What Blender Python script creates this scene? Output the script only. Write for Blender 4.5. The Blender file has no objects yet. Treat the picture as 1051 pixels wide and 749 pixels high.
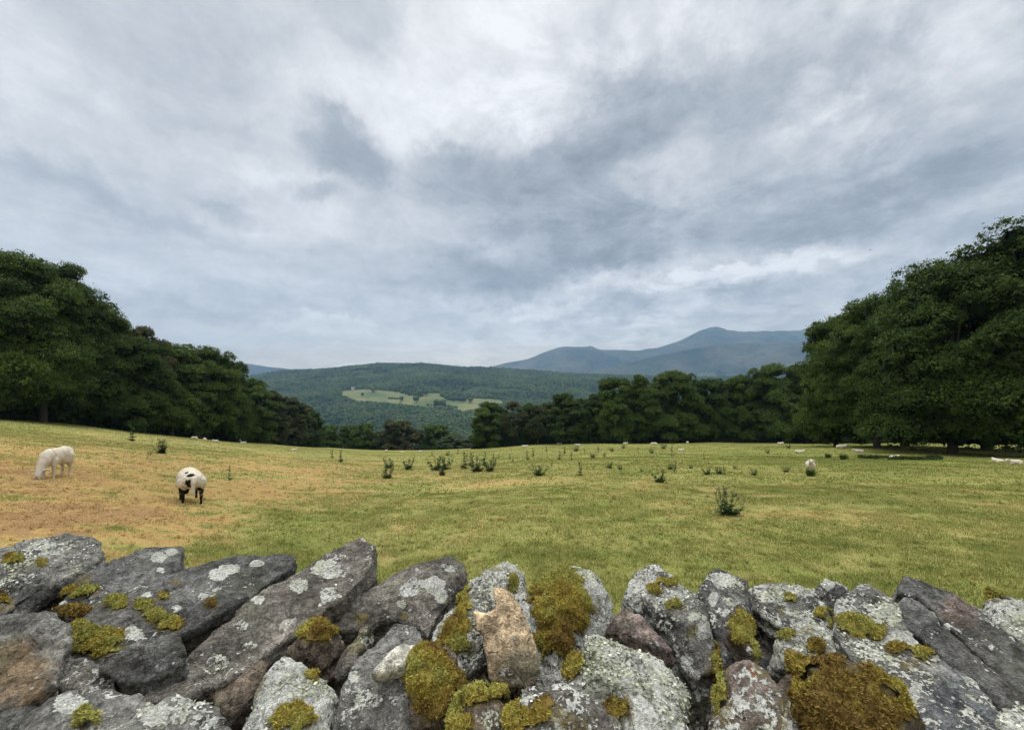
import bpy, bmesh, math, random
import numpy as np
from mathutils import Vector, Matrix

sc = bpy.context.scene
COL = sc.collection
PI = math.pi

# ------------------------------------------------------------------ camera numbers
EYE = 1.62           # eye height above the verge
FPX = 430.0          # focal length for a frame 1051 wide
CX, CY = 525.5, 400.0

def uv(px, py):
    return (px - CX) / FPX, (py - CY) / FPX

# ------------------------------------------------------------------ numpy noise
def _h(ix, iy, iz, seed):
    h = (ix.astype(np.int64) * 374761393 + iy.astype(np.int64) * 668265263 + iz.astype(np.int64) * 2147483647 + seed * 1274126177) & 0xFFFFFFFF
    h = ((h ^ (h >> 13)) * 1274126177) & 0xFFFFFFFF
    h = ((h ^ (h >> 15)) * 2246822519) & 0xFFFFFFFF
    h = h ^ (h >> 16)
    return h.astype(np.float64) / 2147483648.0 - 1.0

def vnoise(p, seed=0):
    i = np.floor(p); f = p - i; i = i.astype(np.int64)
    f = f * f * f * (f * (f * 6 - 15) + 10)
    x, y, z = i[:, 0], i[:, 1], i[:, 2]
    r = 0
    for a in (0, 1):
        wa = f[:, 0] if a else 1 - f[:, 0]
        for b in (0, 1):
            wb = f[:, 1] if b else 1 - f[:, 1]
            for c in (0, 1):
                wc = f[:, 2] if c else 1 - f[:, 2]
                r = r + wa * wb * wc * _h(x + a, y + b, z + c, seed)
    return r

def fbm(p, octv=4, seed=0, gain=0.5, lac=2.03):
    r = 0; a = 1.0; q = np.array(p, dtype=np.float64)
    for k in range(octv):
        r = r + a * vnoise(q, seed + k * 17); a *= gain; q = q * lac + 13.7
    return r

def fbm2(x, y, s, octv=4, seed=0, z=0.0):
    p = np.stack([np.ravel(x) * s, np.ravel(y) * s, np.full(np.size(x), z)], 1)
    return fbm(p, octv, seed).reshape(np.shape(x))

def facets(p, seed, tilt=.10, off=.003):
    """broken rock: every Voronoi cell is a small plane of its own"""
    i = np.floor(p).astype(np.int64); best = np.full(len(p), 1e9); r = np.zeros(len(p))
    for a in (-1, 0, 1):
        for b in (-1, 0, 1):
            for c in (-1, 0, 1):
                x, y, z = i[:, 0] + a, i[:, 1] + b, i[:, 2] + c
                s = np.stack([x + .5 + .48 * _h(x, y, z, seed), y + .5 + .48 * _h(x, y, z, seed + 1), z + .5 + .48 * _h(x, y, z, seed + 2)], 1)
                dv = p - s; dd = (dv ** 2).sum(1); m = dd < best
                t = dv[:, 0] * _h(x, y, z, seed + 3) + dv[:, 1] * _h(x, y, z, seed + 4) + dv[:, 2] * _h(x, y, z, seed + 5)
                best = np.where(m, dd, best); r = np.where(m, t * tilt + off * _h(x, y, z, seed + 6), r)
    return r

def sstep(a, b, x):
    t = np.clip((x - a) / (b - a), 0, 1)
    return t * t * (3 - 2 * t)

# ------------------------------------------------------------------ mesh helpers
def fast_mesh(name, verts, faces, attrs=None, smooth=False):
    """verts (n,3); faces: (m,k) array of equal-size polygons"""
    me = bpy.data.meshes.new(name)
    verts = np.ascontiguousarray(verts, dtype=np.float32); faces = np.ascontiguousarray(faces, dtype=np.int32)
    m, k = faces.shape
    me.vertices.add(len(verts)); me.vertices.foreach_set('co', verts.ravel())
    me.loops.add(m * k); me.loops.foreach_set('vertex_index', faces.ravel())
    me.polygons.add(m)
    me.polygons.foreach_set('loop_start', np.arange(0, m * k, k, dtype=np.int32))
    try: me.polygons.foreach_set('loop_total', np.full(m, k, dtype=np.int32))
    except Exception: pass
    me.polygons.foreach_set('use_smooth', np.full(m, smooth, dtype=bool))
    for an, av in (attrs or {}).items():
        av = np.asarray(av, dtype=np.float32)
        if av.ndim == 1:
            at = me.attributes.new(an, 'FLOAT', 'POINT'); at.data.foreach_set('value', av)
        else:
            at = me.attributes.new(an, 'FLOAT_COLOR', 'POINT')
            c = np.ones((len(av), 4), dtype=np.float32); c[:, :3] = av; at.data.foreach_set('color', c.ravel())
    me.update(calc_edges=True); me.validate()
    return me

def obj(name, me, mat=None, parent=None, loc=(0, 0, 0)):
    o = bpy.data.objects.new(name, me)
    if mat is not None and me is not None and len(me.materials) == 0: me.materials.append(mat)
    COL.objects.link(o); o.location = loc
    if parent is not None: o.parent = parent
    return o

def tag(o, label=None, cat=None, group=None, kind=None):
    if label: o['label'] = label
    if cat: o['category'] = cat
    if group: o['group'] = group
    if kind: o['kind'] = kind
    return o

def empty(name, loc, rz=0, scale=(1, 1, 1)):
    o = bpy.data.objects.new(name, None); COL.objects.link(o)
    o.location = loc; o.rotation_euler = (0, 0, rz); o.scale = scale; o.empty_display_size = .2
    return o

def eval_mesh(me, mods):
    """run modifiers on a throw-away object, return the resulting mesh"""
    o = bpy.data.objects.new('work', me); COL.objects.link(o)
    for kind, props in mods:
        m = o.modifiers.new(kind, kind)
        for k, v in props.items(): setattr(m, k, v)
    dg = bpy.context.evaluated_depsgraph_get(); dg.update()
    r = bpy.data.meshes.new_from_object(o.evaluated_get(dg))
    bpy.data.objects.remove(o); bpy.data.meshes.remove(me)
    return r

def co_of(me):
    v = np.empty(len(me.vertices) * 3, dtype=np.float32); me.vertices.foreach_get('co', v); return v.reshape(-1, 3).astype(np.float64)
def no_of(me):
    v = np.empty(len(me.vertices) * 3, dtype=np.float32); me.vertex_normals.foreach_get('vector', v); return v.reshape(-1, 3).astype(np.float64)
def set_co(me, v):
    me.vertices.foreach_set('co', np.ascontiguousarray(v, dtype=np.float32).ravel()); me.update()
def add_attr(me, an, av):
    av = np.asarray(av, dtype=np.float32)
    if av.ndim == 1:
        at = me.attributes.new(an, 'FLOAT', 'POINT'); at.data.foreach_set('value', av)
    else:
        at = me.attributes.new(an, 'FLOAT_COLOR', 'POINT')
        c = np.ones((len(av), 4), dtype=np.float32); c[:, :3] = av; at.data.foreach_set('color', c.ravel())
def quads_of(me):
    """faces of an all-quad mesh"""
    n = len(me.polygons); tot = np.empty(n, dtype=np.int32); me.polygons.foreach_get('loop_total', tot)
    st = np.empty(n, dtype=np.int32); me.polygons.foreach_get('loop_start', st)
    li = np.empty(len(me.loops), dtype=np.int32); me.loops.foreach_get('vertex_index', li)
    q = tot == 4
    return li[st[q][:, None] + np.arange(4)[None, :]]

def tube_arrays(pts, rads, sides=6):
    pts = np.array(pts, dtype=float); n = len(pts); V = []; F = []
    for i in range(n):
        t = pts[min(i + 1, n - 1)] - pts[max(i - 1, 0)]; t /= (np.linalg.norm(t) + 1e-9)
        a = np.cross(t, (0.31, 0.83, 0.2)); a /= np.linalg.norm(a); b = np.cross(t, a)
        for k in range(sides):
            th = 2 * PI * k / sides
            V.append(pts[i] + rads[i] * (math.cos(th) * a + math.sin(th) * b))
    for i in range(n - 1):
        for k in range(sides):
            F.append((i * sides + k, i * sides + (k + 1) % sides, (i + 1) * sides + (k + 1) % sides, (i + 1) * sides + k))
    return np.array(V), np.array(F)

def join_arrays(parts):
    V = []; F = []; n = 0
    for v, f in parts:
        V.append(v); F.append(f + n); n += len(v)
    return np.concatenate(V), np.concatenate(F)

# ------------------------------------------------------------------ node helpers
class NT:
    def __init__(self, tree): self.t = tree; self.n = tree.nodes; self.l = tree.links
    def node(self, kind, **kw):
        nd = self.n.new(kind)
        for k, v in kw.items(): setattr(nd, k, v)
        return nd
    def put(self, sock, v):
        if v is None: return
        if hasattr(v, 'is_output'): self.l.new(v, sock)
        else:
            try: sock.default_value = v
            except Exception: sock.default_value = (*v, 1.0)
    def math(self, op, a, b=None, c=None, clamp=False):
        nd = self.node('ShaderNodeMath', operation=op, use_clamp=clamp)
        for i, v in enumerate((a, b, c)):
            if v is not None: self.put(nd.inputs[i], v)
        return nd.outputs[0]
    def vmath(self, op, a, b=None, scale=None):
        nd = self.node('ShaderNodeVectorMath', operation=op)
        self.put(nd.inputs[0], a)
        if b is not None: self.put(nd.inputs[1], b)
        if scale is not None: self.put(nd.inputs['Scale'], scale)
        return nd.outputs['Value'] if op in ('LENGTH', 'DOT_PRODUCT', 'DISTANCE') else nd.outputs['Vector']
    def noise(self, vec, scale, detail=3, rough=.55, dist=0.0, out='Fac'):
        nd = self.node('ShaderNodeTexNoise')
        if vec is not None: self.l.new(vec, nd.inputs['Vector'])
        nd.inputs['Scale'].default_value = scale; nd.inputs['Detail'].default_value = detail
        nd.inputs['Roughness'].default_value = rough; nd.inputs['Distortion'].default_value = dist
        return nd.outputs[out]
    def vor(self, vec, scale, feature='F1', out='Distance', rand=1.0):
        nd = self.node('ShaderNodeTexVoronoi', feature=feature)
        self.l.new(vec, nd.inputs['Vector']); nd.inputs['Scale'].default_value = scale
        nd.inputs['Randomness'].default_value = rand
        return nd.outputs[out]
    def rng(self, v, a, b, c=0.0, d=1.0, smooth=True):
        nd = self.node('ShaderNodeMapRange', interpolation_type='SMOOTHSTEP' if smooth else 'LINEAR')
        self.put(nd.inputs[0], v)
        for i, x in enumerate((a, b, c, d)): self.put(nd.inputs[i + 1], x)
        return nd.outputs[0]
    def mix(self, f, a, b, blend='MIX'):
        nd = self.node('ShaderNodeMix', data_type='RGBA', blend_type=blend)
        self.put(nd.inputs[0], f); self.put(nd.inputs[6], a); self.put(nd.inputs[7], b)
        return nd.outputs[2]
    def attr(self, name, out='Fac'):
        return self.node('ShaderNodeAttribute', attribute_name=name).outputs[out]
    def scalec(self, col, f):
        return self.vmath('SCALE', col, scale=f)
    def combine(self, x, y, z):
        nd = self.node('ShaderNodeCombineXYZ')
        for i, v in enumerate((x, y, z)): self.put(nd.inputs[i], v)
        return nd.outputs[0]
    def pos(self): return self.node('ShaderNodeNewGeometry').outputs['Position']
    def objc(self): return self.node('ShaderNodeTexCoord').outputs['Object']
    def bump(self, height, strength, dist):
        nd = self.node('ShaderNodeBump'); self.l.new(height, nd.inputs['Height'])
        nd.inputs['Strength'].default_value = strength; nd.inputs['Distance'].default_value = dist
        return nd.outputs[0]

def new_mat(name, rough=.85, spec=.2):
    m = bpy.data.materials.new(name); m.use_nodes = True
    nt = NT(m.node_tree); b = m.node_tree.nodes['Principled BSDF']
    b.inputs['Roughness'].default_value = rough; b.inputs['Specular IOR Level'].default_value = spec
    return m, nt, b

# ------------------------------------------------------------------ terrain
_s_px = np.array([-420, -200, 0, 100, 200, 300, 380, 440, 500, 540, 600, 720, 830, 950, 1051, 1250, 1500])
_s_v = np.array([410, 411, 416, 428, 440.5, 452, 457, 457, 454, 450.5, 448, 447.5, 447.5, 446, 448, 450, 450])
_ug = np.linspace(-2.6, 2.6, 1041)
_sg = np.interp(_ug * FPX + CX, _s_px, (_s_v - CY) / FPX)
_k = np.exp(-np.linspace(-2.5, 2.5, 41) ** 2); _k /= _k.sum()
_sg = np.convolve(np.pad(_sg, 20, mode='edge'), _k, mode='valid')
_cr_px = np.array([-900, -100, 240, 260, 290, 314, 336, 354, 388, 433, 453, 475, 497, 520, 560, 600, 640, 850, 1150, 2000])
_cr_v = np.array([389, 390, 389, 386.6, 382, 380.8, 379.2, 376.8, 374.8, 374.8, 376.2, 377.6, 378.6, 379.8, 382, 384.5, 387, 390, 392, 392])

def crest_dist(u):
    px = u * FPX + CX
    return np.interp(px, [-400, 150, 300, 340, 480, 520, 640, 900], [230, 190, 150, 138, 134, 150, 160, 170])

def T(x, y):
    x = np.asarray(x, dtype=float); y = np.asarray(y, dtype=float)
    d = np.maximum(y, 0.001); u = np.clip(x / np.maximum(y, 1.5), -2.6, 2.6)
    s = np.interp(u, _ug, _sg); Dc = crest_dist(u)
    z = -s * np.minimum(d, Dc)
    z = z + 0.05 * fbm2(x, y, .35, 2, 5) * sstep(2, 9, d) * (1 - sstep(60, 130, d)) + .25 * fbm2(x, y, .06, 2, 9) * sstep(12, 40, d) * (1 - sstep(90, 130, d))
    t = np.maximum(d - Dc, 0)
    # beyond the crest the pasture rolls over into the valley
    fall = np.where(t < 45, s * t + .5 * (.34 - s) * t * t / 45, s * 45 + .5 * (.34 - s) * 45 + .34 * (t - 45))
    zf = z - fall
    floor = -118 + 9 * fbm2(x, y, .004, 3, 21)
    k = 14.0
    zv = np.maximum(zf, floor) + k * np.exp(-np.abs(zf - floor) / k) * .5 * (t > 0)
    # the wooded hill across the valley
    zc = EYE - (np.interp(u * FPX + CX, _cr_px, _cr_v) - CY) / FPX * 2300
    f = np.clip((d - 760) / 1540, 0, 1)
    hill = floor + (zc - floor) * (f ** 1.08) + (17 * fbm2(x, y, .0032, 4, 31)) * sstep(0, .25, f) * (1 - .62 * sstep(.85, 1, f))
    back = np.maximum(d - 2300, 0)
    hill = hill - back * .10 - np.minimum(back, 300) * .04
    hill = np.maximum(hill, -140)
    w = sstep(700, 860, d)
    return zv * (1 - w) + hill * w

def Tz(x, y): return float(T(np.array([x]), np.array([y]))[0])

def pick(px, py, dmin=2.0, dmax=2400):
    u, v = uv(px, py)
    ds = np.geomspace(dmin, dmax, 5000)
    hit = np.nonzero(EYE - v * ds <= T(u * ds, ds))[0]
    d = ds[hit[0]] if len(hit) else dmax
    return np.array((u * d, d, Tz(u * d, d)))

def at(px, d):
    u = (px - CX) / FPX
    return np.array((u * d, d, Tz(u * d, d)))

def projpx(P):
    d = np.maximum(P[:, 1], .05)
    return CX + FPX * P[:, 0] / d, CY + FPX * (EYE - P[:, 2]) / d

# dry and bare ground of the pasture: patches by bearing and nearness, read from the ground's own coordinates
PATCH = [
    (60, 510, 150, 34, .48), (10, 545, 150, 34, .52), (170, 528, 100, 26, .36), (110, 556, 90, 18, .30), (300, 506, 100, 13, .30), (-120, 520, 120, 60, .5), (20, 480, 110, 18, .30),
    (190, 478, 150, 13, .34), (60, 455, 140, 12, .22), (320, 486, 120, 12, .16), (600, 492, 180, 8, .10), (660, 500, 90, 7, .12), (730, 508, 60, 6, .16), (450, 475, 200, 10, .05),
    (480, 500, 160, 14, .14), (860, 530, 150, 18, .10), (980, 505, 140, 10, .12), (420, 545, 110, 16, .08), (640, 468, 280, 7, -.08), (880, 468, 150, 8, -.22), (262, 556, 50, 16, -.22), (150, 503, 40, 6, -.30), (70, 466, 40, 4, -.12), (930, 478, 110, 8, -.14), (40, 520, 50, 5, .2), (90, 535, 60, 6, .2), (180, 545, 50, 6, .16)]

def dryness(x, y):
    x = np.asarray(x, float); y = np.asarray(y, float); dd = np.maximum(y, 1.5); u = np.clip(x / dd, -2.6, 2.6)
    px = CX + FPX * u; py = CY + FPX * (EYE / dd + np.interp(u, _ug, _sg))
    wx = px + 26 * fbm2(x, y, .5, 3, 70); wy = py + 7 * fbm2(x, y, .8, 3, 71)
    r = 0
    for cx, cy, rx, ry, a in PATCH: r = r + a * np.exp(-((wx - cx) / rx) ** 2 - ((wy - cy) / ry) ** 2)
    n = fbm2(x, y * .8, .55, 4, 77) * .11 + fbm2(x * .7, y, 2.1, 3, 78) * .15 + fbm2(x, y, .12, 2, 79) * .05 + fbm2(x, y, 6.5, 2, 80) * .13
    return np.clip(.235 + r * .92 + n * (.8 + 1.5 * np.clip(r, 0, 1)), 0, 1.1)
# ------------------------------------------------------------------ materials
def mat_pasture():
    m, nt, b = new_mat('pasture', .95, .05)
    p = nt.pos(); dry = nt.attr('dry')
    fine = nt.noise(p, 9, 5, .65); mid = nt.noise(p, 1.7, 4, .6); tiny = nt.noise(p, 46, 3, .6)
    big = nt.noise(p, .12, 3, .5)
    d2 = nt.math('ADD', dry, nt.math('MULTIPLY', nt.math('SUBTRACT', fine, .5), .55))
    d2 = nt.math('ADD', d2, nt.math('MULTIPLY', nt.math('SUBTRACT', mid, .5), .35))
    ramp = nt.node('ShaderNodeValToRGB'); nt.put(ramp.inputs[0], d2)
    e = ramp.color_ramp.elements
    e[0].position = .02; e[0].color = (.185, .203, .052, 1)
    e[1].position = 1.0; e[1].color = (.29, .180, .080, 1)
    for pos, c in ((.2, (.238, .244, .068, 1)), (.38, (.308, .282, .098, 1)), (.58, (.37, .265, .100, 1)), (.8, (.38, .25, .090, 1))):
        k = e.new(pos); k.color = c
    c = nt.scalec(ramp.outputs[0], nt.rng(tiny, .25, .75, .62, 1.3))
    c = nt.scalec(c, nt.rng(big, .3, .7, .9, 1.1))
    # woods floor beyond the field
    wood = nt.attr('wood')
    wc = nt.mix(nt.noise(p, .02, 5, .6), (.022, .042, .016), (.045, .070, .022))
    c = nt.mix(wood, c, wc)
    mea = nt.attr('meadow')
    mc = nt.mix(nt.rng(nt.noise(p, .010, 6, .68), .35, .62), (.085, .120, .050), (.180, .185, .080))
    c = nt.mix(mea, c, mc)
    nt.put(b.inputs['Base Color'], c)
    h = nt.math('ADD', nt.math('MULTIPLY', fine, .8), nt.math('MULTIPLY', tiny, .35))
    nt.l.new(nt.bump(h, .55, .06), b.inputs['Normal'])
    return m

def mat_blade():
    m, nt, b = new_mat('grass_blades', .8, .12)
    dry = nt.attr('dry'); t = nt.attr('tint')
    ramp = nt.node('ShaderNodeValToRGB'); nt.put(ramp.inputs[0], nt.math('ADD', dry, nt.math('MULTIPLY', nt.math('SUBTRACT', t, .5), .52)))
    e = ramp.color_ramp.elements
    e[0].position = .0; e[0].color = (.200, .226, .058, 1)
    e[1].position = 1.0; e[1].color = (.44, .290, .130, 1)
    for pos, c in ((.2, (.285, .298, .086, 1)), (.4, (.385, .362, .132, 1)), (.6, (.50, .385, .15, 1)), (.8, (.50, .365, .160, 1))):
        k = e.new(pos); k.color = c
    nt.put(b.inputs['Base Color'], ramp.outputs[0])
    return m

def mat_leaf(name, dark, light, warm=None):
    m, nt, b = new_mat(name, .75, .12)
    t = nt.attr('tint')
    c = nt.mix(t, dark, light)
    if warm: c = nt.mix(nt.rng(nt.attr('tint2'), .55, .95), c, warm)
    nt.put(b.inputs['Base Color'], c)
    tr = nt.node('ShaderNodeBsdfTranslucent'); nt.put(tr.inputs[0], nt.scalec(c, 1.2))
    mx = nt.node('ShaderNodeMixShader'); mx.inputs[0].default_value = .18
    nt.l.new(b.outputs[0], mx.inputs[1]); nt.l.new(tr.outputs[0], mx.inputs[2])
    nt.l.new(mx.outputs[0], nt.n['Material Output'].inputs[0])
    return m

def mat_bark():
    m, nt, b = new_mat('bark', .9, .1)
    p = nt.objc(); v = nt.node('ShaderNodeMapping'); nt.l.new(p, v.inputs[0]); v.inputs['Scale'].default_value = (1, 1, .18)
    n = nt.noise(v.outputs[0], 9, 5, .65)
    nt.put(b.inputs['Base Color'], nt.mix(n, (.035, .030, .022), (.13, .115, .09)))
    nt.l.new(nt.bump(n, .7, .05), b.inputs['Normal'])
    return m

def mat_stone():
    m, nt, b = new_mat('weathered_stone', .9, .22)
    p = nt.pos()
    warp = nt.vmath('ADD', p, nt.vmath('SCALE', nt.vmath('SUBTRACT', nt.noise(p, 14, 3, .6, out='Color'), (.5, .5, .5)), scale=.06))
    base = nt.attr('rock', 'Color')
    n1 = nt.noise(warp, 9, 6, .62); n2 = nt.noise(p, 55, 5, .68); n3 = nt.noise(p, 210, 3, .7)
    c = nt.scalec(base, nt.rng(n1, .30, .70, .50, 1.55))
    c = nt.scalec(c, nt.rng(n2, .34, .68, .55, 1.6))
    c = nt.scalec(c, nt.rng(n3, .34, .68, .66, 1.45))
    # rusty and greenish staining
    c = nt.mix(nt.math('MULTIPLY', nt.rng(nt.noise(warp, 5, 4, .6), .55, .72), .45), c, nt.scalec(nt.mix(.5, c, (.19, .145, .085)), 1.0))
    c = nt.mix(nt.math('MULTIPLY', nt.rng(nt.noise(warp, 7.5, 4, .65), .54, .7), .35), c, (.10, .115, .055))
    # dark algae freckles
    c = nt.mix(nt.math('MULTIPLY', nt.rng(nt.noise(p, 34, 4, .7), .57, .66), .6), c, nt.scalec(c, .35))
    # crustose lichen
    a = nt.attr('lichen')
    ln = nt.math('ADD', nt.math('MULTIPLY', nt.noise(warp, 24, 6, .68), .52), nt.math('MULTIPLY', nt.noise(p, 105, 4, .66), .48))
    lm = nt.rng(nt.math('ADD', ln, nt.math('MULTIPLY', nt.math('SUBTRACT', a, .5), .62)), .50, .535)
    lc = nt.mix(nt.rng(n3, .35, .65), (.33, .34, .295), (.72, .71, .63))
    lc = nt.mix(nt.rng(nt.noise(p, 18, 3, .6), .4, .65), lc, nt.scalec(lc, .72))
    lc = nt.mix(nt.math('MULTIPLY', nt.rng(nt.noise(p, 11, 3, .6), .52, .66), .6), lc, (.40, .42, .27))
    c = nt.mix(lm, c, lc)
    sp = nt.math('MULTIPLY', nt.rng(nt.vor(p, 52), .16, .10), nt.rng(nt.noise(p, 13, 2, .5), .52, .6))
    sp = nt.math('MULTIPLY', sp, nt.attr('freckle'))
    mh = nt.attr('halo'); c = nt.mix(nt.math('MULTIPLY', nt.rng(nt.math('ADD', mh, nt.math('MULTIPLY', nt.math('SUBTRACT', n2, .5), 3.0)), .55, .95), .65), c, nt.mix(n3, (.07, .05, .018), (.24, .19, .045)))
    c = nt.mix(sp, c, (.50, .51, .46))
    nt.put(b.inputs['Base Color'], c)
    h = nt.math('ADD', nt.math('MULTIPLY', n2, .9), nt.math('MULTIPLY', n3, .35))
    h = nt.math('ADD', h, nt.math('MULTIPLY', n1, 1.2))
    h = nt.math('ADD', h, nt.math('MULTIPLY', lm, .25))
    h = nt.math('ADD', h, nt.math('MULTIPLY', nt.rng(nt.vor(warp, 17, 'DISTANCE_TO_EDGE'), .0, .03), .16))
    nt.l.new(nt.bump(h, 1.0, .014), b.inputs['Normal'])
    return m

def mat_attr(name, rough=.9, spec=.1, attrn='col', bscale=0, bstr=.4, bdist=.01):
    m, nt, b = new_mat(name, rough, spec)
    c = nt.attr(attrn, 'Color')
    if bscale:
        n = nt.noise(nt.objc(), bscale, 4, .65)
        c = nt.scalec(c, nt.rng(n, .3, .7, .72, 1.22))
        nt.l.new(nt.bump(n, bstr, bdist), b.inputs['Normal'])
    nt.put(b.inputs['Base Color'], c)
    return m

def mat_plain(name, col, rough=.8, scale=6, var=.25):
    m, nt, b = new_mat(name, rough, .2)
    n = nt.noise(nt.objc(), scale, 4, .6)
    nt.put(b.inputs['Base Color'], nt.scalec(nt.combine(*col), nt.rng(n, .3, .7, 1 - var, 1 + var)))
    return m

def mat_moor():
    m, nt, b = new_mat('moorland', .95, .05)
    p = nt.pos()
    n = nt.noise(p, .0022, 6, .62); n2 = nt.noise(p, .011, 5, .65)
    c = nt.mix(nt.rng(n, .35, .65), (.030, .050, .036), (.120, .115, .075))
    c = nt.mix(nt.rng(n2, .45, .7), c, (.085, .080, .060))
    z = nt.node('ShaderNodeSeparateXYZ'); nt.l.new(p, z.inputs[0])
    low = nt.rng(nt.math('ADD', z.outputs[2], nt.math('MULTIPLY', nt.math('SUBTRACT', n2, .5), 260)), 60, 230)
    c = nt.mix(low, nt.mix(nt.rng(nt.noise(p, .006, 5, .6), .5, .6), (.022, .040, .018), (.13, .15, .055)), c)
    nt.put(b.inputs['Base Color'], c)
    nt.l.new(nt.bump(n2, 1.0, 45), b.inputs['Normal'])
    return m

M = dict(pasture=mat_pasture(), blade=mat_blade(), bark=mat_bark(), stone=mat_stone(), moor=mat_moor(),
    leaf=mat_leaf('leaf_dark', (.012, .028, .006), (.098, .150, .028)),
    leaf_mid=mat_leaf('leaf_mid', (.020, .044, .008), (.135, .195, .034)),
    leaf_rust=mat_leaf('leaf_rust', (.026, .040, .012), (.095, .115, .034), (.12, .085, .042)),
    leaf_pale=mat_leaf('leaf_pale', (.045, .070, .030), (.12, .15, .075)),
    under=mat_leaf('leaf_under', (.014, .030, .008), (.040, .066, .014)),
    wood=mat_attr('far_wood', .95, .05), moss=mat_attr('moss', .95, .08), lichen=mat_attr('lichen', .95, .08),
    fleece=mat_attr('fleece', .95, .08, bscale=60, bstr=.7, bdist=.015),
    thistle=mat_leaf('thistle_leaf', (.026, .050, .014), (.085, .125, .036)),
    thistle_head=mat_plain('thistle_head', (.20, .16, .15), .8, 30),
    rush=mat_leaf('rush_blade', (.018, .040, .008), (.060, .095, .020)),
    white_wall=mat_plain('whitewash', (.75, .74, .70), .8, 3, .08), slate=mat_plain('slate_roof', (.10, .105, .12), .7, 3, .2),
    dark=mat_plain('dark_feather', (.03, .03, .035), .7, 20), pane=mat_plain('dark_glass', (.03, .035, .045), .2, 3, .1))

# ------------------------------------------------------------------ sky, sun, camera
SUN_EL, SUN_AZ = math.radians(54), math.radians(-14)     # azimuth measured from +y towards +x
def build_world():
    w = bpy.data.worlds.new('World'); sc.world = w; w.use_nodes = True
    nt = NT(w.node_tree); bg = w.node_tree.nodes['Background']
    sky = nt.node('ShaderNodeTexSky', sky_type='NISHITA', sun_disc=False)
    sky.sun_elevation = SUN_EL; sky.sun_rotation = SUN_AZ; sky.altitude = 200
    d = nt.node('ShaderNodeTexCoord').outputs['Generated']
    sep = nt.node('ShaderNodeSeparateXYZ'); nt.l.new(d, sep.inputs[0]); z = sep.outputs[2]
    # cloud sheet: directions projected on a flat layer overhead
    den = nt.math('ADD', nt.math('MAXIMUM', z, 0.0), .16)
    sheet = nt.combine(nt.math('DIVIDE', sep.outputs[0], den), nt.math('DIVIDE', sep.outputs[1], den), 0.0)
    wv = nt.vmath('SCALE', nt.vmath('SUBTRACT', nt.noise(d, 3.2, 4, .6, out='Color'), (.5, .5, .5)), scale=.17)
    wv2 = nt.vmath('SCALE', nt.vmath('SUBTRACT', nt.noise(d, 10, 7, .68, out='Color'), (.5, .5, .5)), scale=.13)
    dw = nt.vmath('ADD', nt.vmath('ADD', d, wv), wv2)
    L = None
    for px, py, rx, ry, amp, rot in CLOUDS:
        u, v = uv(px, py); c = Vector((u, 1, -v)); k = 1 / c.length; c.normalize()
        R = Vector((c.y, -c.x, 0)).normalized(); U = R.cross(c).normalized()
        a = math.radians(rot); R, U = R * math.cos(a) + U * math.sin(a), U * math.cos(a) - R * math.sin(a)
        df = nt.vmath('SUBTRACT', dw, tuple(c))
        q = nt.combine(nt.vmath('DOT_PRODUCT', df, tuple(R / (rx / FPX * k))), nt.vmath('DOT_PRODUCT', df, tuple(U / (ry / FPX * k))), nt.math('MULTIPLY', nt.vmath('DOT_PRODUCT', df, tuple(c)), 1.0))
        bl = nt.rng(nt.vmath('LENGTH', q), 1.25, .15, 0, amp)
        L = bl if L is None else nt.math('ADD', L, bl)
    f1 = nt.noise(sheet, 1.5, 8, .6, .25); f2 = nt.noise(sheet, 3.6, 8, .64, .35); f3 = nt.noise(dw, 6.5, 8, .66)
    br = nt.rng(nt.noise(sheet, 2.3, 9, .63, .5), .40, .60); msk = nt.rng(nt.vmath('LENGTH', nt.vmath('MULTIPLY', nt.vmath('SUBTRACT', dw, (.34, .80, .38)), (1.0, 1.0, 1.5))), .72, .25)
    L = nt.math('ADD', L, nt.math('MULTIPLY', nt.math('SUBTRACT', f1, .5), .24))
    L = nt.math('ADD', L, nt.math('MULTIPLY', nt.math('SUBTRACT', f3, .5), .36))
    L = nt.math('ADD', L, nt.rng(z, .22, .02, .575, .73))
    L = nt.math('SMOOTH_MAX', L, .33, .28); L = nt.math('SMOOTH_MIN', L, .80, .18)
    f4 = nt.noise(sheet, 8.0, 8, .66, .4); f5 = nt.noise(dw, 16, 6, .65)
    amp = nt.math('ADD', .42, nt.math('MULTIPLY', msk, .58))
    det = nt.math('ADD', nt.math('MULTIPLY', nt.math('SUBTRACT', br, .5), .30), nt.math('ADD', nt.math('MULTIPLY', nt.math('SUBTRACT', f2, .5), .75), nt.math('ADD', nt.math('MULTIPLY', nt.math('SUBTRACT', f4, .5), .62), nt.math('MULTIPLY', nt.math('SUBTRACT', f5, .5), .35))))
    L = nt.math('MULTIPLY', L, nt.math('ADD', 1.0, nt.math('MULTIPLY', det, amp)))
    L = nt.math('MINIMUM', nt.math('MAXIMUM', L, .2), .86)
    # the overcast is brightest overhead, above the frame
    zen = nt.rng(z, .69, .93, 1.0, ZENITH)
    tint = nt.mix(nt.rng(L, .25, .72), (.93, 1.0, 1.09), (1.0, 1.0, 1.01))
    hor = nt.rng(z, .20, .03)
    tint = nt.mix(nt.math('MULTIPLY', hor, nt.rng(L, .38, .55)), tint, (1.14, 1.0, .80))
    cc = nt.scalec(tint, nt.math('MULTIPLY', nt.math('MULTIPLY', L, zen), 10.0))
    col = nt.mix(.955, sky.outputs[0], cc)
    nt.put(bg.inputs[0], col); bg.inputs[1].default_value = .1

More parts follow.
